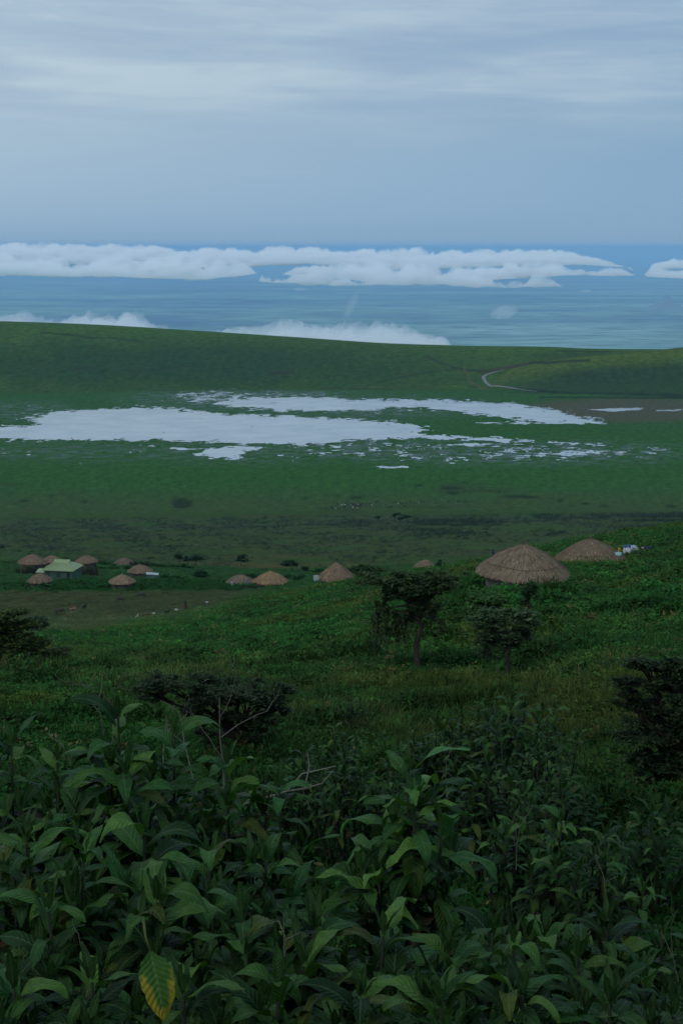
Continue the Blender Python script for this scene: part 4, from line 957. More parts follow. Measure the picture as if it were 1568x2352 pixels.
# the far village
hut(773, 236, 87, 1291, 1334, 'tall pointed thatched hut standing alone left of the acacias, white sheet at its left', 13, tint=(.215, .160, .120), dome=.10)
hut(621, 288, 79, 1311, 1341, 'golden brown shaggy thatched hut, right one of the close pair', 14, tint=(.27, .195, .120), ragged=1.2)
hut(552, 305, 63, 1320, 1340, 'weathered grey brown hut with sagging eave, left one of the close pair', 15, tint=(.185, .150, .128), ragged=1.3, dome=.35)
hut(281, 300, 60, 1318, 1340, 'low cone hut roof rising straight out of the green grass before the village', 16, tint=(.24, .185, .135), dome=.05)
hut(322, 340, 57, 1296, 1316, 'thatched hut with grey mud wall beside the small teal shed', 17, tint=(.195, .155, .122), wallc=(.15, .135, .12))
hut(285, 405, 48, 1281, 1296, 'patchy brown and straw hut farthest back on the right of the green hedge', 18, tint=(.16, .128, .108), dome=.4)
hut(200, 362, 53, 1276, 1293, 'thatched hut with pale wall behind a dark hedge, right of the tin roofed house', 19, tint=(.195, .150, .120), dome=.35, wallc=(.14, .125, .11))
hut(119, 392, 44, 1275, 1291, 'smaller thatched hut half hidden behind the tin roofed house', 20, tint=(.21, .165, .13))
hut(75, 368, 66, 1272, 1297, 'widest hut at the left end of the village, brushwood round its wall', 21, tint=(.205, .155, .122), dome=.18)
hut(93, 300, 55, 1316, 1337, 'squat low hut in front of the tin roofed house', 22, tint=(.185, .145, .115), dome=.3)
hut(976, 335, 52, 1285, 1306, 'lone thatched hut peeping over the green ridge beside a dark bush', 23, tint=(.20, .150, .115), dome=.35)
# ------------------------------------------------------------------ green house with a hipped tin roof
def tin_house():
    rng = np.random.RandomState(3); d = rowdist(145, 1331, 250, 420); g = gpos(145, d); m = d / FPX
    root = empty('tin_roofed_house', (g.x, g.y, g.z - .15), R(-10)); tag(root, 'dark green house with a pale green hipped tin roof, the only large building', 'house')
    KEEPOUT.append((g.x, g.y, 7.5))
    W, Dp = 62 * m / 2 * 1.08, 3.0; H = 24 * m * .95 + .7; RH = 19 * m; ov = .45
    wb = MB(); c = (.052, .105, .080); t = .15
    wb.box((-W, -Dp, 0), (W, -Dp + t, H), c); wb.box((-W, Dp - t, 0), (W, Dp, H), c); wb.box((-W, -Dp + t, 0), (-W + t, Dp - t, H), c); wb.box((W - t, -Dp + t, 0), (W, Dp - t, H), c)
    wb.box((-W - .04, -Dp - .04, 0), (W + .04, -Dp - .003, .35), (.10, .10, .09)); wb.build('wall', M_MUD, root, smooth=False)
    rb = MB(); x, y = W + ov, Dp + ov; rx = W * .42; e0 = H; top = H + RH; rc = (.20, .25, .11); g1 = top - RH * .30; gx_ = rx * 1.35; gy_ = Dp * .30
    V = [(-x, -y, e0), (x, -y, e0), (x, y, e0), (-x, y, e0), (-gx_, -gy_, g1), (gx_, -gy_, g1), (gx_, gy_, g1), (-gx_, gy_, g1), (-gx_, 0, top), (gx_, 0, top), (-x, -y, e0 - .12), (x, -y, e0 - .12), (x, y, e0 - .12), (-x, y, e0 - .12)]
    F = [(0, 1, 5, 4), (1, 2, 6, 5), (2, 3, 7, 6), (3, 0, 4, 7), (4, 5, 9, 8), (6, 7, 8, 9), (5, 6, 9), (7, 4, 8), (10, 11, 1, 0), (11, 12, 2, 1), (12, 13, 3, 2), (13, 10, 0, 3), (13, 12, 11, 10)]
    rb.V.append(np.array(V)); rb.F += F; rb.C.append(np.tile(np.array(rc), (len(V), 1))); rb.U.append(np.zeros((len(V), 2))); rb.n += len(V)
    for k in range(-14, 15):                                               # ribs of the sheets on the front slope
        f = k / 14.5; rb.tube([(f * x, -y, e0 + .02), (f * gx_, -gy_, g1 + .03)], .02, 3, np.array(rc) * .85, False)
    rf = rb.build('roof', M_TIN, root, smooth=False)
    rd = MB(); rd.tube([(-gx_, 0, top + .03), (gx_, 0, top + .03)], .05, 5, np.array(rc) * 1.1); 
    for sx_, sy_ in ((-1, -1), (1, -1)): rd.tube([(sx_ * x, sy_ * y, e0 + .04), (sx_ * gx_, sy_ * gy_, g1 + .05)], .05, 4, np.array(rc) * 1.15)
    rd.build('ridge_cap', M_TIN, rf, smooth=False)
    for fx, lab in ((-.74, None), (.02, None)):
        wd = MB(); wd.box((fx * W - .45, -Dp - .03, H * .42), (fx * W + .45, -Dp - .004, H * .86), (.02, .03, .03)); o = wd.build('window', M_TIN, root, smooth=False)
        fr = MB()
        for a_, b_ in (((-.5, .38), (.5, .42)), ((-.5, .86), (.5, .90)), ((-.5, .42), (-.43, .86)), ((.43, .42), (.5, .86)), ((-.03, .42), (.03, .86))): fr.box((fx * W + a_[0], -Dp - .06, H * a_[1]), (fx * W + b_[0], -Dp - .033, H * b_[1]), (.06, .10, .08))
        fr.build('window_frame', M_TIN, o, smooth=False)
    dr = MB(); dr.box((W * .62, -Dp - .03, .02), (W * .84, -Dp - .005, H * .84), (.012, .014, .014)); o = dr.build('door', M_TIN, root, smooth=False)
    hd = MB(); hd.box((W * .64, -Dp - .08, H * .42), (W * .66, -Dp - .033, H * .46), (.2, .2, .2)); hd.build('handle', M_TIN, o, smooth=False)
    return root
tin_house()
def lean_roof():
    d = rowdist(97, 1330, 250, 420); g = gpos(97, d); m = d / FPX; root = empty('lean_to', (g.x, g.y + .6, g.z - .1), R(-8))
    tag(root, 'small open shelter with a flat pale tin roof left of the green house', 'shelter'); W = 12.5 * m; H = 17 * m
    for i, (sx_, sy_) in enumerate(((-1, -1), (1, -1), (1, 1), (-1, 1))):
        b = MB(); b.tube([(sx_ * W * .9, sy_ * .9, 0), (sx_ * W * .9, sy_ * .9, H)], .05, 6, (.08, .07, .06)); b.build('post', M_BARK, root)
    b = MB(); b.box((-W, -1.15, H), (W, 1.15, H + .08), (.20, .24, .13)); V = b.V[0]; V[:, 2] += np.where(V[:, 1] > 0, .42, 0); o = b.build('roof', M_TIN, root, smooth=False)
lean_roof()
def shed():
    d = rowdist(350, 1333, 250, 420); g = gpos(350, d); m = d / FPX; root = empty('shed', (g.x, g.y, g.z - .1), R(6)); tag(root, 'small teal tin shed with a sloping white roof', 'shed'); KEEPOUT.append((g.x, g.y, 1.3))
    W = 13 * m; H = 14.5 * m; b = MB(); b.box((-W, -.9, 0), (W, .9, H), (.075, .145, .125)); V = b.V[0]; V[:, 2] += np.where((V[:, 0] < 0) & (V[:, 2] > .1), .25, 0)
    for k in range(9): b.box((-W + (k + .4) * W * 2 / 9, -.925, .05), (-W + (k + .5) * W * 2 / 9, -.902, H - .1), (.06, .12, .10))
    b.build('wall', M_TIN, root, smooth=False)
    b = MB(); b.box((-W * 1.1, -1.15, H + .02), (W * 1.12, 1.1, H + .14), (.26, .30, .27)); V = b.V[0]; V[:, 2] += np.where(V[:, 0] < 0, .27, -.01); b.build('roof', M_TIN, root, smooth=False)
    b = MB(); b.box((-.42, -.955, .05), (.42, -.928, H * .8), (.10, .19, .165)); o = b.build('door', M_TIN, root, smooth=False)
    b = MB(); b.box((.28, -.99, H * .4), (.34, -.958, H * .48), (.2, .2, .2)); b.build('handle', M_TIN, o, smooth=False)
shed()
brush_fence(36, 92, rowdist(66, 1321, 260, 420), 2.1, 'dark brushwood fence in front of the widest hut', 31, 60)
brush_fence(178, 226, rowdist(200, 1322, 260, 420), 2.4, 'dark brushwood fence in front of the pale walled hut', 32, 60)
brush_fence(298, 330, rowdist(310, 1330, 260, 420), .8, 'low brushwood fence before the grey walled hut', 35, 30)
brush_fence(545, 640, 281, 1.0, 'low thorny fence below the close pair of huts', 33, 40)
def draped_cloth(px, row, d, w_, h_, col, label, seed, name='garment', group=None, cat='cloth'):
    rng = np.random.RandomState(seed); p = pos(px, row, d); n = 12; m_ = 14; mb = MB()
    s = np.linspace(-1, 1, n); t = np.linspace(-1, 1, m_); S, T = np.meshgrid(s, t, indexing='ij')
    x = S * w_ / 2 * (1 + .1 * np.sin(T * 3 + seed)); z = -np.abs(T) ** 1.2 * h_ * (.9 + .15 * np.sin(S * 4 + seed)) + .04 * np.cos(S * 5); y = T * .16 * (1 + .3 * np.sin(S * 6)) + .05 * np.sin(S * 9 + seed)
    mb.add(np.stack([x, y, z], -1).reshape(-1, 3), grid_faces(n, m_), np.array(col)[None, :] * (1 + .10 * np.sin(S * 9 + seed).reshape(-1, 1)))
    o = mb.build(name, M_CLOTH); o.location = p; sm = o.modifiers.new('thickness', 'SOLIDIFY'); sm.thickness = .012; tag(o, label, cat, group); return o
dl = rowdist(1462, 1279, 120, 170)
brush_fence(1430, 1494, dl, 1.05, 'dark brushwood fence hung with clothes right of the big huts', 34, 110, col=(.030, .024, .020))
for i, (px, row, w_, h_, c, lb) in enumerate((
    (1443, 1251, 1.05, .50, (.06, .10, .17), 'dark blue cloth bundled on the left of the brushwood fence'),
    (1455, 1252, .55, .42, (.36, .42, .47), 'pale blue grey cloth on the fence beside the dark blue one'),
    (1441, 1258, .85, .62, (.52, .50, .52), 'white cloth hanging lowest on the left of the brushwood fence'),
    (1458, 1257, .62, .40, (.50, .40, .38), 'pale pink cloth in the middle of the brushwood fence'),
    (1478, 1256, .45, .48, (.46, .37, .37), 'small pinkish cloth near the right of the fence'),
    (1487, 1254, .80, .42, (.035, .045, .07), 'near black cloth at the right end of the fence'))):
    draped_cloth(px, row, dl - .35 - .12 * (i % 3), w_, h_, c, lb, 60 + i, group='clothes drying on the brushwood fence')
o = draped_cloth(1419, 1268, 135.4, .62, .34, (.30, .45, .44), 'teal and white cloth lying on the right eave of the second big hut', 70)
def jerrycan(px, row, d):
    p = pos(px, row, d); root = empty('jerrycan', p, .4); tag(root, 'yellow plastic container by the fence of clothes', 'container')
    b = MB(); V, F = [], []
    for z, s in ((0, .9), (.03, 1), (.30, 1), (.36, .8)):
        V += [(-.13*s, -.09*s, z), (.13*s, -.09*s, z), (.13*s, .09*s, z), (-.13*s, .09*s, z)]
    for k in range(3): F += [(4*k + i, 4*k + (i+1) % 4, 4*k + 4 + (i+1) % 4, 4*k + 4 + i) for i in range(4)]
    F += [(3, 2, 1, 0), (12, 13, 14, 15)]; b.add(V, np.array(F), (.45, .28, .03)); b.build('body', M_CLOTH, root, smooth=False)
    b = MB(); b.tube([(-.08, 0, .35), (-.07, 0, .44), (.05, 0, .44), (.06, 0, .35)], .018, 6, (.45, .28, .03)); b.build('handle', M_CLOTH, root)
    b = MB(); b.tube([(.1, 0, .345), (.1, 0, .40)], .03, 8, (.30, .19, .03)); b.build('cap', M_CLOTH, root)
jerrycan(1422, 1267, dl - .3)
for i, (a, b) in enumerate((((1408, 1256), (1446, 1252)), ((1412, 1267), (1440, 1264)))):
    mb = MB(); A = pos(a[0], a[1], dl - .1); B = pos(b[0], b[1], dl - .1); mb.tube([A, (A + B) / 2 + Vector((0, 0, .04)), B], .028, 6, (.10, .085, .065) if i == 0 else (.30, .25, .18))
    o = mb.build('pole', M_BARK); tag(o, ('dark thin pole resting between the hut roof and the clothes fence', 'pale short pole lying by the yellow container')[i], 'pole')
# white sheet by the lone pointed hut
o = draped_cloth(726, 1321, 234, .85, 1.05, (.34, .34, .34), 'white sheet hung at the left edge of the lone pointed hut', 72)
# ------------------------------------------------------------------ skinned bodies
def skin_body(name, joints, edges, root=0, sub=2):
    me = bpy.data.meshes.new(name); me.from_pydata([j[:3] for j in joints], edges, []); o = bpy.data.objects.new(name, me); COL.objects.link(o)
    sk = o.modifiers.new('s', 'SKIN'); sb = o.modifiers.new('u', 'SUBSURF'); sb.levels = sub; sb.render_levels = sub
    for i, j in enumerate(joints):
        v = me.skin_vertices[0].data[i]; r = j[3] if not isinstance(j[3], tuple) else j[3]; v.radius = (r, r) if not isinstance(r, tuple) else r; v.use_root = (i == root)
    dg = bpy.context.evaluated_depsgraph_get(); dg.update(); ev = o.evaluated_get(dg); m2 = bpy.data.meshes.new_from_object(ev); m2.name = name
    bpy.data.objects.remove(o); bpy.data.meshes.remove(me); return m2
def paint(me, fn, mat):
    me.materials.clear(); me.materials.append(mat); n = len(me.vertices); co = np.zeros(n * 3, np.float32); me.vertices.foreach_get('co', co); co = co.reshape(-1, 3)
    c = np.ones((n, 4), np.float32); c[:, :3] = fn(co); at = me.color_attributes.new('col', 'FLOAT_COLOR', 'POINT'); at.data.foreach_set('color', c.ravel())
    me.polygons.foreach_set('use_smooth', np.ones(len(me.polygons), bool)); return me
def quadruped(name, L, H, kind, head_down=False, turn=0.0):
    """Trunk along +X (head end), feet at z=0; shaped chest, belly, jointed legs, neck, muzzle, ears, horns, tail."""
    s = 1.0; bz = H * .72; k = L
    J = [(0, 0, bz, (.135*k, .165*k)), (.24*k, 0, bz + .01*k, (.13*k, .18*k)), (-.26*k, 0, bz + .02*k, (.13*k, .15*k)), (-.40*k, 0, bz, (.10*k, .11*k)),
         (.38*k, 0, bz + .06*k, (.09*k, .12*k))]
    E = [(0, 1), (0, 2), (2, 3), (1, 4)]
    if head_down: nk = [(.50*k, turn*.1, bz - .12*k, .065*k), (.60*k, turn*.2, bz - .32*k, .058*k), (.70*k, turn*.25, bz - .46*k, .035*k)]
    else: nk = [(.48*k, turn*.1, bz + .17*k, .07*k), (.57*k, turn*.2, bz + .30*k, .062*k), (.71*k, turn*.25, bz + .24*k, .036*k)]
    b = len(J); J += nk; E += [(4, b), (b, b+1), (b+1, b+2)]
    for sy_ in (-1, 1):
        e = len(J); J += [(nk[1][0] - .03*k, sy_*.07*k, nk[1][2] + .05*k, .018*k), (nk[1][0] - .06*k, sy_*.13*k, nk[1][2] + .04*k, .012*k)]; E += [(b+1, e), (e, e+1)]
        if kind in ('cow', 'goat'):
            e = len(J); up = .12*k if kind == 'cow' else .10*k; J += [(nk[1][0], sy_*.04*k, nk[1][2] + .07*k, .014*k), (nk[1][0] - (.06*k if kind == 'goat' else -.02*k), sy_*(.13*k if kind == 'cow' else .06*k), nk[1][2] + .07*k + up, .008*k)]; E += [(b+1, e), (e, e+1)]
        f = len(J); J += [(.27*k, sy_*.085*k, bz*.62, .050*k), (.28*k, sy_*.085*k, bz*.36, .030*k), (.265*k, sy_*.085*k, bz*.07, .022*k), (.29*k, sy_*.085*k, .012*k, .028*k)]; E += [(1, f), (f, f+1), (f+1, f+2), (f+2, f+3)]
        f = len(J); J += [(-.30*k, sy_*.09*k, bz*.66, .065*k), (-.25*k, sy_*.09*k, bz*.50, .042*k), (-.37*k, sy_*.09*k, bz*.30, .026*k), (-.34*k, sy_*.09*k, bz*.06, .021*k), (-.315*k, sy_*.09*k, .012*k, .027*k)]; E += [(2, f), (f, f+1), (f+1, f+2), (f+2, f+3), (f+3, f+4)]
    t = len(J); J += [(-.47*k, 0, bz - .02*k, .016*k), (-.50*k, 0, bz - (.25*k if kind != 'goat' else -.06*k), .013*k)]; E += [(3, t), (t, t+1)]
    return skin_body(name, J, E, 0, 1)
def hide(c1, c2=None, seed=0, sc_=6.0, th=.0):
    def f(co):
        c = np.tile(np.array(c1, float), (len(co), 1))
        if c2 is not None:
            n = np.sin(co[:, 0] * sc_ + seed) + np.sin(co[:, 2] * sc_ * 1.3 + seed * 2) * .7 + np.sin(co[:, 1] * sc_ * 1.7) * .4; c[n > th] = c2
        return c
    return f
BLK, WHT, BRN, GRY, TAN = (.016, .014, .013), (.34, .33, .30), (.085, .048, .028), (.075, .068, .060), (.20, .14, .10)
def place(me, name, g, rz, label, cat, group=None, s=1.0):
    o = bpy.data.objects.new(name, me); COL.objects.link(o); o.location = g; o.rotation_euler = (0, 0, rz); o.scale = (s, s, s); tag(o, label, cat, group); return o
def gp_row(px, row, d0=150, d1=420): return gpos(px, rowdist(px, row, d0, d1))
# donkeys and calves grazing in the field
don = paint(quadruped('donkey', 1.55, 1.15, 'donkey', True), hide((.050, .042, .036)), M_HIDE)
don2 = paint(quadruped('calf', 1.35, 1.05, 'cow', False, .6), hide(BLK), M_HIDE)
tan_ = paint(quadruped('calf', 1.25, 1.0, 'cow', True), hide(TAN, BRN, 2, 5, .6), M_HIDE)
for me, px, row, rz, lb, ct_, nm in (
    (don, 323, 1374, .1, 'dark grey donkey grazing highest in the field, below the cone hut', 'donkey', 'donkey'), (don, 277, 1384, 3.3, 'dark donkey grazing lower left of the highest donkey', 'donkey', 'donkey'),
    (don2, 194, 1402, 1.2, 'black calf with raised head at the centre left of the field', 'calf', 'calf'), (tan_, 168, 1408, .3, 'pale tan calf grazing in front of its brown mate', 'calf', 'calf'),
    (paint(quadruped('calf', 1.25, 1.0, 'cow', False), hide(BRN), M_HIDE), 171, 1403, 2.6, 'reddish brown calf just behind the pale tan one', 'calf', 'calf'), (don, 136, 1412, .35, 'dark donkey grazing farthest left in the field', 'donkey', 'donkey')):
    place(me, nm, gp_row(px, row), rz, lb, ct_, 'donkeys and calves in the short grass field')
go = [('goat', hide(WHT)), ('goat', hide(BRN, WHT, 1.2, 7, .4)), ('goat', hide(BRN)), ('goat', hide(BLK)), ('goat', hide(BLK, WHT, 2.4, 6, .9))]
gm = [paint(quadruped('goat', .95, .78, 'goat', i in (2, 4)), f, M_HIDE) for i, (n_, f) in enumerate(go)]
for mi_, px, row, rz, lb in ((0, 314, 1425, 1.3, 'white goat at the left end of the herd line, facing away'), (1, 353, 1417, .15, 'brown and white goat facing right in the middle of the herd'), (2, 332, 1421, .4, 'brown goat grazing right of the white goat'),
    (2, 343, 1419, 2.9, 'brown goat grazing close behind the brown and white one'), (3, 383, 1412, .6, 'black goat standing just left of the pied pair'), (4, 389, 1417, 4.6, 'black goat with a white patch, lowest of the herd'),
    (1, 406, 1408, 2.9, 'brown goat with pale patches below and left of the herder'), (4, 414, 1407, 1.7, 'black and white goat nearest the herder'), (1, 475, 1391, .3, 'brown goat with pale head and horns alone right of the herder')):
    place(gm[mi_], 'goat', gp_row(px, row), rz, lb, 'goat', 'goats by the herder')
for px, row, rz, lb in ((352, 1337, .2, 'black goat directly below the teal shed'), (368, 1337, 3.0, 'black goat grazing right of the teal shed'), (209, 1335, .3, 'black goat lying in grass right of the green house')):
    place(gm[3], 'goat', gp_row(px, row, 250, 420), rz, lb, 'goat', 'goats by the houses')
# the herd on the crater floor
cow = {k: paint(quadruped('cow', 1.9, 1.35, 'cow', k in (1, 3)), hide(*a), M_HIDE) for k, a in enumerate(((BLK,), ((.02, .018, .016),), (WHT,), (BRN,), (BLK, WHT, 1.0, 3.0, .6)))}
rc = np.random.RandomState(44)
herd = [(757, 1165.5), (772, 1166.5), (749, 1168), (737, 1168.5), (762, 1166), (926, 1159.5), (924, 1158.5), (918, 1155.5), (914, 1158.5), (906, 1155), (901, 1156), (962, 1156.5), (951, 1155), (942, 1154), (933, 1158), (975, 1155), (967, 1153), (985, 1155.5), (1000, 1156), (1030, 1153.5), (1050, 1153.5), (1056, 1154), (1068, 1153.8), (864, 1155), (872, 1159), (884, 1160), (868, 1153), (888, 1166), (893, 1165), (898, 1165.5), (930, 1165)]
for k in range(88):
    px = 812 + rc.normal() * 26; row = 1163 - (px - 812) * .045 + rc.normal() * 3.3
    if 760 < px < 868: herd.append((px, min(max(row, 1154.5), 1171)))
CL = {0: 'black', 1: 'dark brown black', 2: 'white', 3: 'reddish brown', 4: 'black and white'}
for px, row in herd:
    k = int(rc.choice(5, p=[.48, .20, .12, .08, .12])); dd = rowdist(px, row, 1200, 1700)
    place(cow[k], 'cow', gpos(px, dd), rc.uniform(0, 6.28), CL[k] + ' cow of the distant herd on the crater floor', 'cow', 'cattle herd on the crater floor, ' + CL[k] + ' cows', rc.uniform(.85, 1.15))
for px, row in ((1078, 1106), (1066, 1110), (1073, 1111.5), (1140, 1130), (1147, 1131), (1250, 1105), (1010, 1096)):
    place(cow[0], 'cow', gpos(px, rowdist(px, row, 1200, 1900)), rc.uniform(0, 6.28), 'black cow straying beyond the herd towards the lake', 'cow', 'stray black cows between herd and lake')
# ------------------------------------------------------------------ people
def person(px, row, d, rz, robe, robe2, label, seed, hair=(.012, .010, .009), legs=(.02, .02, .03)):
    root = gpos(px, d) if row is None else gp_row(px, row)
    J = [(0, 0, .95, .115), (0, 0, 1.15, .115), (0, .01, 1.36, .125), (0, .0, 1.50, .055), (0, -.015, 1.58, .075), (0, -.015, 1.68, .078)]
    E = [(0, 1), (1, 2), (2, 3), (3, 4), (4, 5)]
    for s in (-1, 1):
        a = len(J); J += [(s*.17, .01, 1.40, .055), (s*.21, .02, 1.14, .042), (s*.15, -.12, .98, .033), (s*.10, -.18, 1.00, .028)]; E += [(2, a), (a, a+1), (a+1, a+2), (a+2, a+3)]
        for q in range(5):
            f = len(J); J += [(s*(.09 - .012*q), -.22, 1.02 - .014*q, .010), (s*(.075 - .012*q), -.25, 1.01 - .016*q, .008)]; E += [(a+3, f), (f, f+1)]
        a = len(J); J += [(s*.09, 0, .86, .085), (s*.10, -.01, .48, .055), (s*.10, .02, .10, .038), (s*.11, -.07, .035, .036), (s*.115, -.15, .025, .028)]; E += [(0, a), (a, a+1), (a+1, a+2), (a+2, a+3), (a+3, a+4)]
    def pc(co):
        c = np.tile(np.array((.045, .026, .018)), (len(co), 1)); c[(co[:, 2] < .9)] = legs; c[(co[:, 2] > 1.66) | ((co[:, 2] > 1.58) & (co[:, 1] > .0))] = hair; return c
    me = paint(skin_body('person', J, E, 0, 2), pc, M_SKIN)
    o = place(me, 'person', root, rz, label, 'person')
    mb = MB(); n = 28; th = np.linspace(0, 2 * math.pi, n + 1)[:-1]; V = []; zs = [1.49, 1.45, 1.38, 1.25, 1.08, .90, .70, .50, .42]
    rxs = [.085, .18, .235, .245, .245, .25, .265, .275, .28]; rys = [.08, .12, .16, .19, .20, .205, .21, .22, .225]
    for k, z in enumerate(zs):
        w_ = 1 + .06 * np.sin(th * 7 + k * .3 + seed) * (k / 8); V.append(np.stack([np.cos(th) * rxs[k] * w_, np.sin(th) * rys[k] * w_ - .01, z + .03 * np.sin(th * 2 + seed) * (k > 5)], -1))
    V = np.vstack(V); F = [(k*n + i, k*n + (i+1) % n, (k+1)*n + (i+1) % n, (k+1)*n + i)[::-1] for k in range(len(zs) - 1) for i in range(n)]
    cc = np.tile(np.array(robe, float), (len(V), 1)); aa_ = np.arctan2(V[:, 1], V[:, 0]); cc[(np.sin(aa_ * 1 + V[:, 2] * 2.5 + seed) > .35)] = robe2
    mb.add(V, np.array(F), cc); mb.build('robe', M_CLOTH, o)
    hb = MB(); V = []; 
    for k in range(7):
        ph = .02 + k / 6 * 1.75; V.append(np.stack([np.cos(th) * .092 * math.sin(ph), np.sin(th) * .10 * math.sin(ph) + .005, np.full(n, 1.672 + .10 * math.cos(ph))], -1))
    V = np.vstack(V); F = [(k*n + i, k*n + (i+1) % n, (k+1)*n + (i+1) % n, (k+1)*n + i) for k in range(6) for i in range(n)]
    hb.add(V, np.array(F), hair); hb.build('hair', M_SKIN, o)
    return o
person(425.5, 1401, None, 2.8, (.10, .035, .022), (.03, .02, .03), 'herder in a dark red brown wrap over dark trousers, standing among the goats', 2)
person(1131, None, 184, 2.6, (.035, .032, .085), (.065, .060, .115), 'person wrapped in a dark blue and violet cloth, standing behind the nearest hut roof', 5)
pr = person(533, None, 296, .4, (.16, .18, .19), (.28, .30, .32), 'person in a pale grey wrap before the grey brown hut', 7)
pr2 = person(567, None, 298, -.4, (.10, .13, .15), (.24, .27, .29), 'person in a blue grey wrap beside the gap between the paired huts', 9)
# ------------------------------------------------------------------ trees
ACG = 'acacia trees on the near slope'
blob_tree('acacia_tree', 'spreading flat topped acacia with hanging boughs, tallest on the middle slope', 72, [(962, 1530), (955, 1480), (968, 1440), (950, 1390)],
    [(870, 1328, 58, 14), (950, 1338, 66, 20), (1010, 1336, 40, 22), (915, 1362, 62, 22), (885, 1405, 24, 44, 'hang'), (862, 1400, 14, 40, 'hang'), (958, 1388, 38, 36, 'ball'), (975, 1360, 32, 32, 'ball'), (925, 1432, 22, 34, 'hang'), (985, 1396, 28, 26, 'ball'), (935, 1415, 26, 22, 'ball'), (1012, 1425, 10, 22, 'hang')], 1, group=ACG,
    cols=((.020, .030, .018), (.028, .038, .020), (.042, .048, .026)), trunk_r=.14, dens=1.3)
blob_tree('acacia_tree', 'rounded dark acacia with forked trunk, right of the tallest one', 69, [(1168, 1570), (1166, 1530), (1163, 1500), (1170, 1480)],
    [(1160, 1412, 62, 14), (1115, 1425, 42, 16), (1205, 1425, 40, 18), (1150, 1460, 60, 28, 'ball'), (1115, 1470, 34, 34, 'ball'), (1195, 1455, 28, 26, 'ball')], 2, group=ACG,
    cols=((.022, .034, .024), (.034, .048, .028), (.060, .070, .044)), trunk_r=.12, dens=1.2)
blob_tree('acacia_tree', 'low green topped acacia standing behind the rounded dark one', 84, [(1118, 1442), (1118, 1400)],
    [(1120, 1366, 46, 12), (1090, 1372, 26, 12), (1140, 1384, 30, 14, 'ball'), (1112, 1388, 30, 12, 'ball')], 3, group=ACG, cols=((.022, .044, .018), (.034, .062, .022), (.05, .075, .028)))
blob_tree('acacia_tree', 'small narrow acacia before the nearest hut', 88, [(1218, 1425), (1216, 1380)],
    [(1216, 1348, 24, 12), (1218, 1366, 20, 22, 'ball'), (1205, 1385, 10, 14, 'ball')], 4, group=ACG, cols=((.018, .032, .018), (.028, .046, .022)))
blob_tree('thorn_bush', 'wide dark thorn bush left of the nearest hut wall', 110, [(1045, 1375), (1048, 1350)],
    [(1050, 1322, 42, 10), (1085, 1332, 28, 14, 'ball'), (1035, 1338, 36, 14, 'ball'), (1070, 1348, 26, 12, 'ball')], 5, cat='bush', cols=((.018, .032, .016), (.030, .050, .020), (.046, .062, .026)))
blob_tree('thorn_bush', 'upright dark bush at the right of the lone thatched hut on the ridge', 180, [(1008, 1312), (1008, 1300)], [(1006, 1297, 16, 13, 'ball'), (1018, 1300, 6, 12, 'ball')], 6, cat='bush', leaf=.22, cols=((.012, .028, .016), (.02, .04, .02)), depth=.8)
blob_tree('acacia_tree', 'flat topped acacia rising behind the left bough of the tallest acacia', 168, [(838, 1352), (836, 1330)], [(836, 1306, 30, 8), (846, 1316, 18, 8), (822, 1314, 14, 6)], 7, leaf=.2, group='acacias between the huts', cols=((.016, .030, .016), (.026, .044, .02)), trunk_r=.12)
# the big dark umbrella acacia above the broad leaved shrubs
blob_tree('acacia_tree', 'very dark umbrella shaped acacia with thick forked trunk behind the broad leaves', 38, [(556, 1775), (553, 1725), (549, 1690)],
    [(370, 1565, 52, 16), (345, 1596, 40, 20), (450, 1572, 60, 18), (545, 1568, 78, 18), (625, 1590, 52, 26), (480, 1606, 56, 22, 'ball'), (575, 1610, 60, 26, 'ball'), (520, 1640, 44, 22, 'ball'), (600, 1650, 44, 30, 'ball'), (640, 1620, 34, 22, 'ball'), (440, 1625, 34, 20, 'ball'), (470, 1680, 26, 28, 'ball'), (575, 1690, 30, 16, 'ball')], 8, group=ACG,
    leaf=.075, dens=1.35, cols=((.014, .020, .015), (.020, .026, .018), (.032, .036, .026)), trunk_r=.17, bark=(.022, .018, .016))
blob_tree('acacia_tree', 'olive topped acacia cut by the left edge, its boughs in layers', 88, [(-5, 1575), (0, 1520), (5, 1480)],
    [(10, 1415, 50, 12), (50, 1436, 44, 12), (-20, 1450, 50, 20), (20, 1462, 52, 16), (70, 1468, 40, 8), (10, 1490, 60, 16, 'ball'), (90, 1478, 34, 6), (40, 1508, 60, 12, 'ball'), (-15, 1530, 44, 24, 'ball'), (15, 1550, 46, 20, 'ball'), (-10, 1575, 40, 18, 'ball')], 9, group=ACG,
    leaf=.15, dens=1.8, cols=((.018, .024, .014), (.030, .038, .016), (.060, .066, .022)), trunk_r=.17)
blob_tree('acacia_tree', 'small thin crowned tree on the field edge beside the left edge acacia', rowdist(70, 1462, 90, 220), [(70, 1462), (72, 1448)], [(86, 1428, 24, 12), (92, 1438, 20, 10), (74, 1434, 16, 10)], 10, group=ACG, leaf=.22, dens=.8, cols=((.016, .026, .018), (.026, .038, .022)), trunk_r=.10)
blob_tree('thorn_bush', 'tangled brown thorn bush spreading below the left edge acacia', 94, [(90, 1530), (95, 1510)], [(60, 1500, 50, 10), (110, 1494, 50, 8), (90, 1508, 60, 12, 'ball')], 11, cat='bush', leaf=.14, dens=.8, cols=((.030, .028, .018), (.018, .026, .014)))
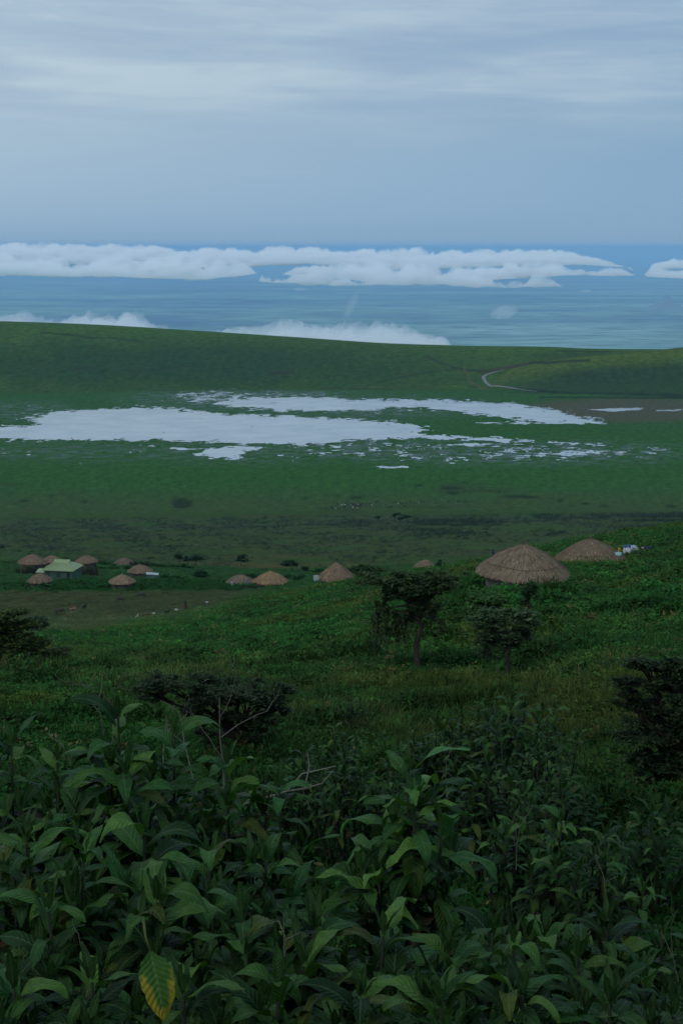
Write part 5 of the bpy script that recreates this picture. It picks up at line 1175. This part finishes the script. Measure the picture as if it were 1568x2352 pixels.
# dark bush at the right edge
blob_tree('thorn_bush', 'huge dark thorn bush filling the right edge with sweeping boughs', 24, [(1590, 1880), (1580, 1800), (1570, 1720)],
    [(1520, 1515, 62, 12), (1480, 1530, 44, 8), (1560, 1545, 60, 20), (1500, 1575, 70, 10), (1440, 1590, 30, 6), (1560, 1600, 66, 30, 'ball'), (1510, 1630, 60, 16), (1575, 1660, 70, 30, 'ball'), (1500, 1690, 60, 18), (1470, 1660, 40, 8), (1570, 1720, 80, 34, 'ball'), (1520, 1750, 60, 22, 'ball'), (1590, 1780, 70, 40, 'ball'), (1500, 1790, 50, 16, 'ball'), (1530, 1835, 60, 36, 'ball'), (1475, 1735, 40, 22, 'ball'), (1450, 1618, 40, 14), (1600, 1870, 60, 40, 'ball'), (1430, 1560, 26, 5), (1440, 1690, 30, 10)], 12, cat='bush',
    leaf=.06, dens=2.0, cols=((.012, .018, .013), (.018, .026, .017), (.034, .040, .024)), trunk_r=.10, bark=(.03, .024, .02))
# small acacias round the village
VG = 'small acacias round the village'
for i, (px, foot, d, bl, lb) in enumerate((
    (411, 1297, 440, [(410, 1277, 10, 5), (414, 1282, 6, 5)], 'leftmost small acacia on the slope behind the village'),
    (431, 1300, 440, [(432, 1281, 9, 5), (428, 1286, 6, 3)], 'small acacia leaning against its larger right neighbour behind the village'),
    (448, 1300, 435, [(452, 1279, 14, 6), (444, 1284, 8, 4), (460, 1284, 8, 3)], 'widest acacia of the trio behind the village'),
    (553, 1300, 430, [(557, 1280, 13, 5), (551, 1286, 8, 4), (562, 1288, 8, 3)], 'single acacia above the close pair of huts'),
    (674, 1316, 330, [(664, 1291, 19, 6), (676, 1296, 10, 5), (656, 1297, 9, 4)], 'slender leaning acacia right of the golden brown hut'),
    (461, 1336, 290, [(462, 1317, 18, 6), (452, 1322, 10, 5), (472, 1323, 9, 4)], 'low rounded acacia in the green belt left of the paired huts'),
    (700, 1316, 320, [(700, 1305, 10, 4), (704, 1309, 7, 4)], 'small faint acacia left of the lone pointed hut'),
    (-1, 1262, 470, [(2, 1257, 8, 3)], 'tiny acacia at the left edge above the village'))):
    d = rowdist(px, foot, 250, 520)
    blob_tree('acacia_tree', lb, d, [(px, foot), (px + (-5 if i == 4 else 1), foot - (foot - bl[0][1]) * .6)], bl, 30 + i, group=VG, leaf=.28, dens=.9, cols=((.012, .026, .018), (.018, .036, .022)), trunk_r=.10)
FG = 'dark bushes and trees at the foot of the scrub slope'
for i, (px, foot, bl, lb) in enumerate((
    (868, 1193, [(868, 1187.5, 6, 3)], 'leftmost tiny tree on the edge of the crater floor'), (906, 1192, [(911, 1180, 9, 2), (905, 1184.5, 5, 3)], 'tallest flat topped tree on the edge of the crater floor'),
    (935, 1192, [(934, 1186, 9, 2.5), (930, 1189, 5, 2)], 'spreading tree right of the tallest one on the floor edge'), (919, 1193, [(919, 1190.5, 8, 2, 'ball')], 'low bush between the two floor edge trees'))):
    blob_tree('acacia_tree', lb, 1080, [(px, foot), (px, foot - 5)], bl, 50 + i, group=FG, leaf=.55, dens=1.0, cols=((.010, .020, .014), (.014, .026, .016)), trunk_r=.22)
# hedges and thickets in the village
HG = 'dark green hedges between the huts'
for i, (x0, x1, row, hh, d, lb) in enumerate((
    (-30, 45, 1293, 5, 430, 'dark hedge running from the left edge to the widest hut'), (143, 178, 1291, 10, 400, 'dense dark thicket between the half hidden hut and the pale walled hut'), (62, 105, 1311, 9, 352, 'green bush mass before the widest hut wall'),
    (225, 262, 1294, 9, 400, 'dark thicket right of the pale walled hut'), (222, 300, 1306, 7, 375, 'long dark green hedge before the farthest hut'), (300, 360, 1296, 7, 400, 'brownish thicket behind the grey walled hut'),
    (360, 445, 1301, 6, 400, 'dark bushes trailing right of the grey walled hut'), (370, 430, 1326, 7, 330, 'rounded dark bush mound right of the teal shed'), (-20, 40, 1309, 6, 375, 'low green hedge at the left edge of the village'),
    (560, 600, 1322, 7, 318, 'dark bush behind the gap between the paired huts'), (652, 700, 1325, 7, 300, 'low bushes right of the golden brown hut'), (780, 812, 1308, 7, 262, 'dark bush behind the right slope of the lone pointed hut'), (720, 745, 1311, 5, 262, 'dark bush behind the left slope of the lone pointed hut'), (90, 120, 1344, 4, 285, 'small dark bush in front of the squat low hut'), (202, 214, 1313, 9, 350, 'narrow climbing plant on the brushwood fence by the pale walled hut'))):
    n = max(1, int((x1 - x0) / 14)); bl = [(x0 + (x1 - x0) * (k + .5) / n, row + (2 if k % 2 else -1), (x1 - x0) / n * .72, hh * (.8 + .3 * math.sin(k * 2.1 + i)), 'ball') for k in range(n)]
    blob_tree('hedge', lb, d, [((x0 + x1) / 2, row + hh), ((x0 + x1) / 2, row)], bl, 70 + i, cat='hedge', group=HG, leaf=.26, dens=.9, cols=((.012, .036, .016), (.018, .050, .020), (.026, .060, .026)) if i != 5 else ((.03, .03, .02), (.02, .03, .018)), trunk_r=.06, depth=.7)
# ------------------------------------------------------------------ broad leaved shrubs
POSW = ['']
S = [  # px, top row, distance, spread, stems, leaf length, label
 (270, 1618, 8.4, .42, 8, .36, 'tallest broad leaved shrub, its upright pale young leaves topping the left half'),
 (25, 1690, 9.0, .40, 6, .32, 'broad leaved shrub whose rounded leaf tips the left edge'),
 (130, 1725, 8.7, .42, 6, .33, 'shrub between the left edge one and the tallest shrub'),
 (400, 1668, 8.8, .38, 6, .33, 'shrub just right of the tallest one, reaching up to the dead twigs'),
 (520, 1735, 8.6, .36, 6, .31, 'shrub below the trunk of the dark umbrella acacia'),
 (640, 1790, 8.6, .40, 7, .30, 'shrub of curling leaves left of the gap in mid picture'),
 (935, 1755, 8.3, .38, 9, .37, 'free standing shrub with arching pale topped leaves in the centre'),
 (60, 1905, 7.2, .40, 6, .32, 'shrub low at the left edge under the rounded leaf one'),
 (190, 1935, 7.0, .38, 6, .34, 'shrub with a long slanting pale leaf, left of centre'),
 (330, 1885, 7.4, .36, 6, .34, 'deep green drooping shrub below the tallest one'),
 (480, 1945, 7.1, .40, 6, .32, 'shrub of hanging leaves below the acacia trunk, second row'),
 (610, 1950, 7.4, .38, 7, .31, 'second row shrub with spiky upright young leaves'),
 (1130, 2115, 7.0, .34, 5, .27, 'shrub with broad pale leaves right of centre'),
 (1250, 2125, 7.0, .34, 6, .27, 'shrub holding a pointed upright leaf, right of centre'),
 (1395, 2095, 7.3, .32, 5, .25, 'shrub with a long leaf arching to the right'),
 (1520, 2130, 7.4, .32, 5, .25, 'shrub under the dead twigs at the right edge'),
 (110, 2060, 6.5, .34, 6, .32, 'third row shrub near the left edge with yellow green tips'),
 (360, 2040, 6.5, .36, 6, .31, 'third row shrub with a star of leaves, left of centre'),
 (560, 2080, 6.3, .34, 6, .32, 'third row shrub of large dark leaves below mid picture'),
 (720, 2110, 6.4, .32, 5, .31, 'third row shrub with one huge folded leaf'),
 (880, 2120, 6.4, .34, 6, .30, 'third row shrub with pale leaves at centre right'),
 (1030, 2160, 6.2, .32, 6, .30, 'third row shrub holding leaves like a fan'),
 (1180, 2140, 6.4, .32, 6, .29, 'third row shrub with finely toothed leaves'),
 (1330, 2170, 6.5, .32, 6, .28, 'third row shrub right of the fan leaved one'),
 (1480, 2220, 6.4, .32, 5, .27, 'third row shrub at the right edge'),
 (30, 2240, 5.7, .30, 5, .31, 'bottom row shrub in the left corner'),
 (210, 2220, 5.7, .30, 5, .30, 'bottom row shrub of dull dark leaves, second from the left corner'),
 (420, 2250, 5.6, .28, 5, .30, 'bottom row shrub behind the big yellowing leaf'),
 (640, 2240, 5.6, .30, 5, .31, 'bottom row shrub of blunt leaves below the huge folded leaf'),
 (830, 2260, 5.6, .30, 5, .30, 'bottom row shrub left of centre right'),
 (1010, 2280, 5.5, .28, 5, .30, 'bottom row shrub under the fan leaved one'),
 (1200, 2250, 5.6, .30, 5, .29, 'bottom row shrub with tall narrow leaf on its right'),
 (1400, 2270, 5.7, .30, 5, .28, 'bottom row shrub near the right corner'),
 (1550, 2300, 5.7, .28, 4, .28, 'bottom row shrub in the right corner')]
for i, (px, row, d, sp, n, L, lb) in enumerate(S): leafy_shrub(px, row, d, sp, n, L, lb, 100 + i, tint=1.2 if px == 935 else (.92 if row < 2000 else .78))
S2 = [
 (1175, 1600, 19.5, .80, 18, .30, 'dense mid distance shrub, its crest highest in the thicket right of centre'),
 (1060, 1640, 21, .80, 16, .26, 'leafy thicket shrub left of the highest crest'),
 (960, 1700, 21, .70, 14, .26, 'round dark shrub at the left of the mid distance thicket'),
 (1230, 1700, 17.5, .55, 12, .27, 'drooping shrub on the right flank of the thicket'),
 (1120, 1740, 16.5, .55, 12, .27, 'dark shrub with a few pale leaf backs in front of the thicket'),
 (770, 1660, 22, .60, 12, .25, 'low rounded shrub with glossy leaves right of the umbrella acacia'),
 (700, 1712, 19, .55, 12, .27, 'dark spreading shrub right of the umbrella acacia trunk'),
 (790, 1735, 18, .50, 10, .26, 'dark low shrub beside the grassy gap'),
 (1205, 1805, 12.0, .42, 10, .25, 'shrub of narrow leaves below the thicket'),
 (1290, 1870, 11.0, .42, 9, .24, 'shrub with bright tip leaves on the right slope'),
 (1390, 1900, 10.5, .38, 8, .22, 'low shrub at right before the dark thorn bush'),
 (1500, 1850, 13, .55, 10, .26, 'shrub of big dark leaves under the thorn bush on the right'),
 (1000, 1652, 20.5, .75, 15, .22, 'domed dark shrub filling the left centre of the thicket'),
 (1115, 1612, 21, .75, 15, .22, 'domed dark shrub just left of the highest thicket crest'),
 (1245, 1655, 19, .65, 13, .22, 'dark shrub on the upper right shoulder of the thicket'),
 (1285, 1745, 16, .50, 10, .22, 'dark shrub at the lower right edge of the thicket'),
 (890, 1745, 18, .60, 12, .22, 'low dark shrub joining the thicket from the left'),
 (650, 1745, 20, .55, 11, .23, 'dark shrub at the foot of the umbrella acacia, right side'),
 (808, 1590, 45, .55, 6, .26, 'lone small shrub in the brown grass beyond the thicket'),
 (870, 1432, 78, .80, 10, .34, 'dark leafy clump left of the tallest acacia trunk')]
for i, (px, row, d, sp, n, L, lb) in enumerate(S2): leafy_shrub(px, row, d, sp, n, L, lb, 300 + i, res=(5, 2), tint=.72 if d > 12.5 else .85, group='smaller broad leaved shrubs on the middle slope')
# the yellowing leaf hanging low in the picture
def yellow_leaf():
    rng = np.random.RandomState(4); p = pos(345, 2185, 5.15); mb = MB(); root_col = (.20, .16, .014)
    add_leaf(mb, (0, 0, 0), -1.2, -.75, .27, .135, .55, rng, root_col, 14, 8, fold=.15, wav=.16)
    V = mb.V[0]; C_ = mb.C[0]; uv = mb.U[0]; g_ = (uv[:, 0] + .12 * np.sin(uv[:, 1] * 14) < .42) | ((np.abs(uv[:, 1] - .60) < .24) & (uv[:, 0] < .82)); C_[g_] = (.035, .085, .014); C_[(uv[:, 0] > .95)] = (.12, .07, .02)
    mb.tube([(0, 0, 0), (-.02, .02, .05), (-.03, .05, .10)], [.004, .005, .006], 5, (.10, .10, .03))
    o = mb.build('leaf', M_LEAF); o.location = p; tag(o, 'large yellowing leaf with a green side, hanging low among the bottom row', 'leaf')
yellow_leaf()
# ------------------------------------------------------------------ dead twigs
TG = 'bare dead branches among the shrubs'
for i, (px, row, d, h, lean, lb, lev, r0) in enumerate((
    (230, 1575, 9.3, .75, .05, 'bare pale twig standing above the tallest shrub', 2, .009),
    (262, 1600, 9.5, .55, -.1, 'thin dead twig fan right of the pale twig over the tallest shrub', 2, .007),
    (383, 1640, 9.6, .60, -.12, 'short forked bare branch left of the dead trunk twigs', 2, .010),
    (428, 1655, 9.8, .70, .12, 'curved bare branch between the shrubs and the umbrella acacia', 2, .011),
    (505, 1590, 10.2, 1.35, .03, 'tallest bare branch, pale against the dark umbrella acacia', 3, .014),
    (140, 1670, 9.5, .45, .3, 'small bare twigs near the left edge', 2, .008),
    (1010, 1745, 9.6, .45, .3, 'tangle of dry twigs behind the free standing central shrub', 3, .006),
    (1180, 1900, 10, .55, .1, 'dry spindly twigs in the grass right of the central shrub', 3, .005),
    (1385, 2010, 8.6, .50, .2, 'curving pale dead stems above the right hand shrubs', 2, .007),
    (1545, 2130, 7.2, .50, .2, 'nest of dead stems at the right edge', 3, .006),
    (640, 2110, 6.0, .30, .2, 'forked bare twig over the lower central leaves', 2, .006),
    (180, 2150, 6.1, .35, .25, 'thin bare twig among the lower left leaves', 2, .005),
    (690, 1800, 9.0, .30, .5, 'bare twigs sticking out of the shrub by the grassy gap', 2, .006))):
    dead_twig(px, row, d, h * .62, lb, 400 + i, lean, levels=lev, r0=r0 * .6, group=TG)
def long_branch():
    mb = MB(); pts = [(560, 1848), (600, 1836), (660, 1818), (700, 1812), (740, 1800), (765, 1770)]
    P = [np.array(pos(x, y, 9.4)) for x, y in pts]; o0 = P[0].copy(); P = [p - o0 for p in P]
    mb.tube(P, [.008, .008, .007, .006, .005, .003], 6, (.13, .12, .09), False); mb.tube([P[3], P[3] + np.array([.03, .02, .16]), P[3] + np.array([.02, .02, .26])], [.006, .005, .003], 4, (.16, .15, .12), False)
    mb.tube([P[2], P[2] + np.array([.10, .02, .12]), P[2] + np.array([.34, .04, .17])], [.007, .006, .003], 4, (.14, .13, .10), False)
    o = mb.build('dead_branch', M_TWIG); o.location = o0; tag(o, 'long nearly level dead branch below the umbrella acacia', 'branch', TG)
long_branch()
near_cover(); far_scrub(); rim_scrub()
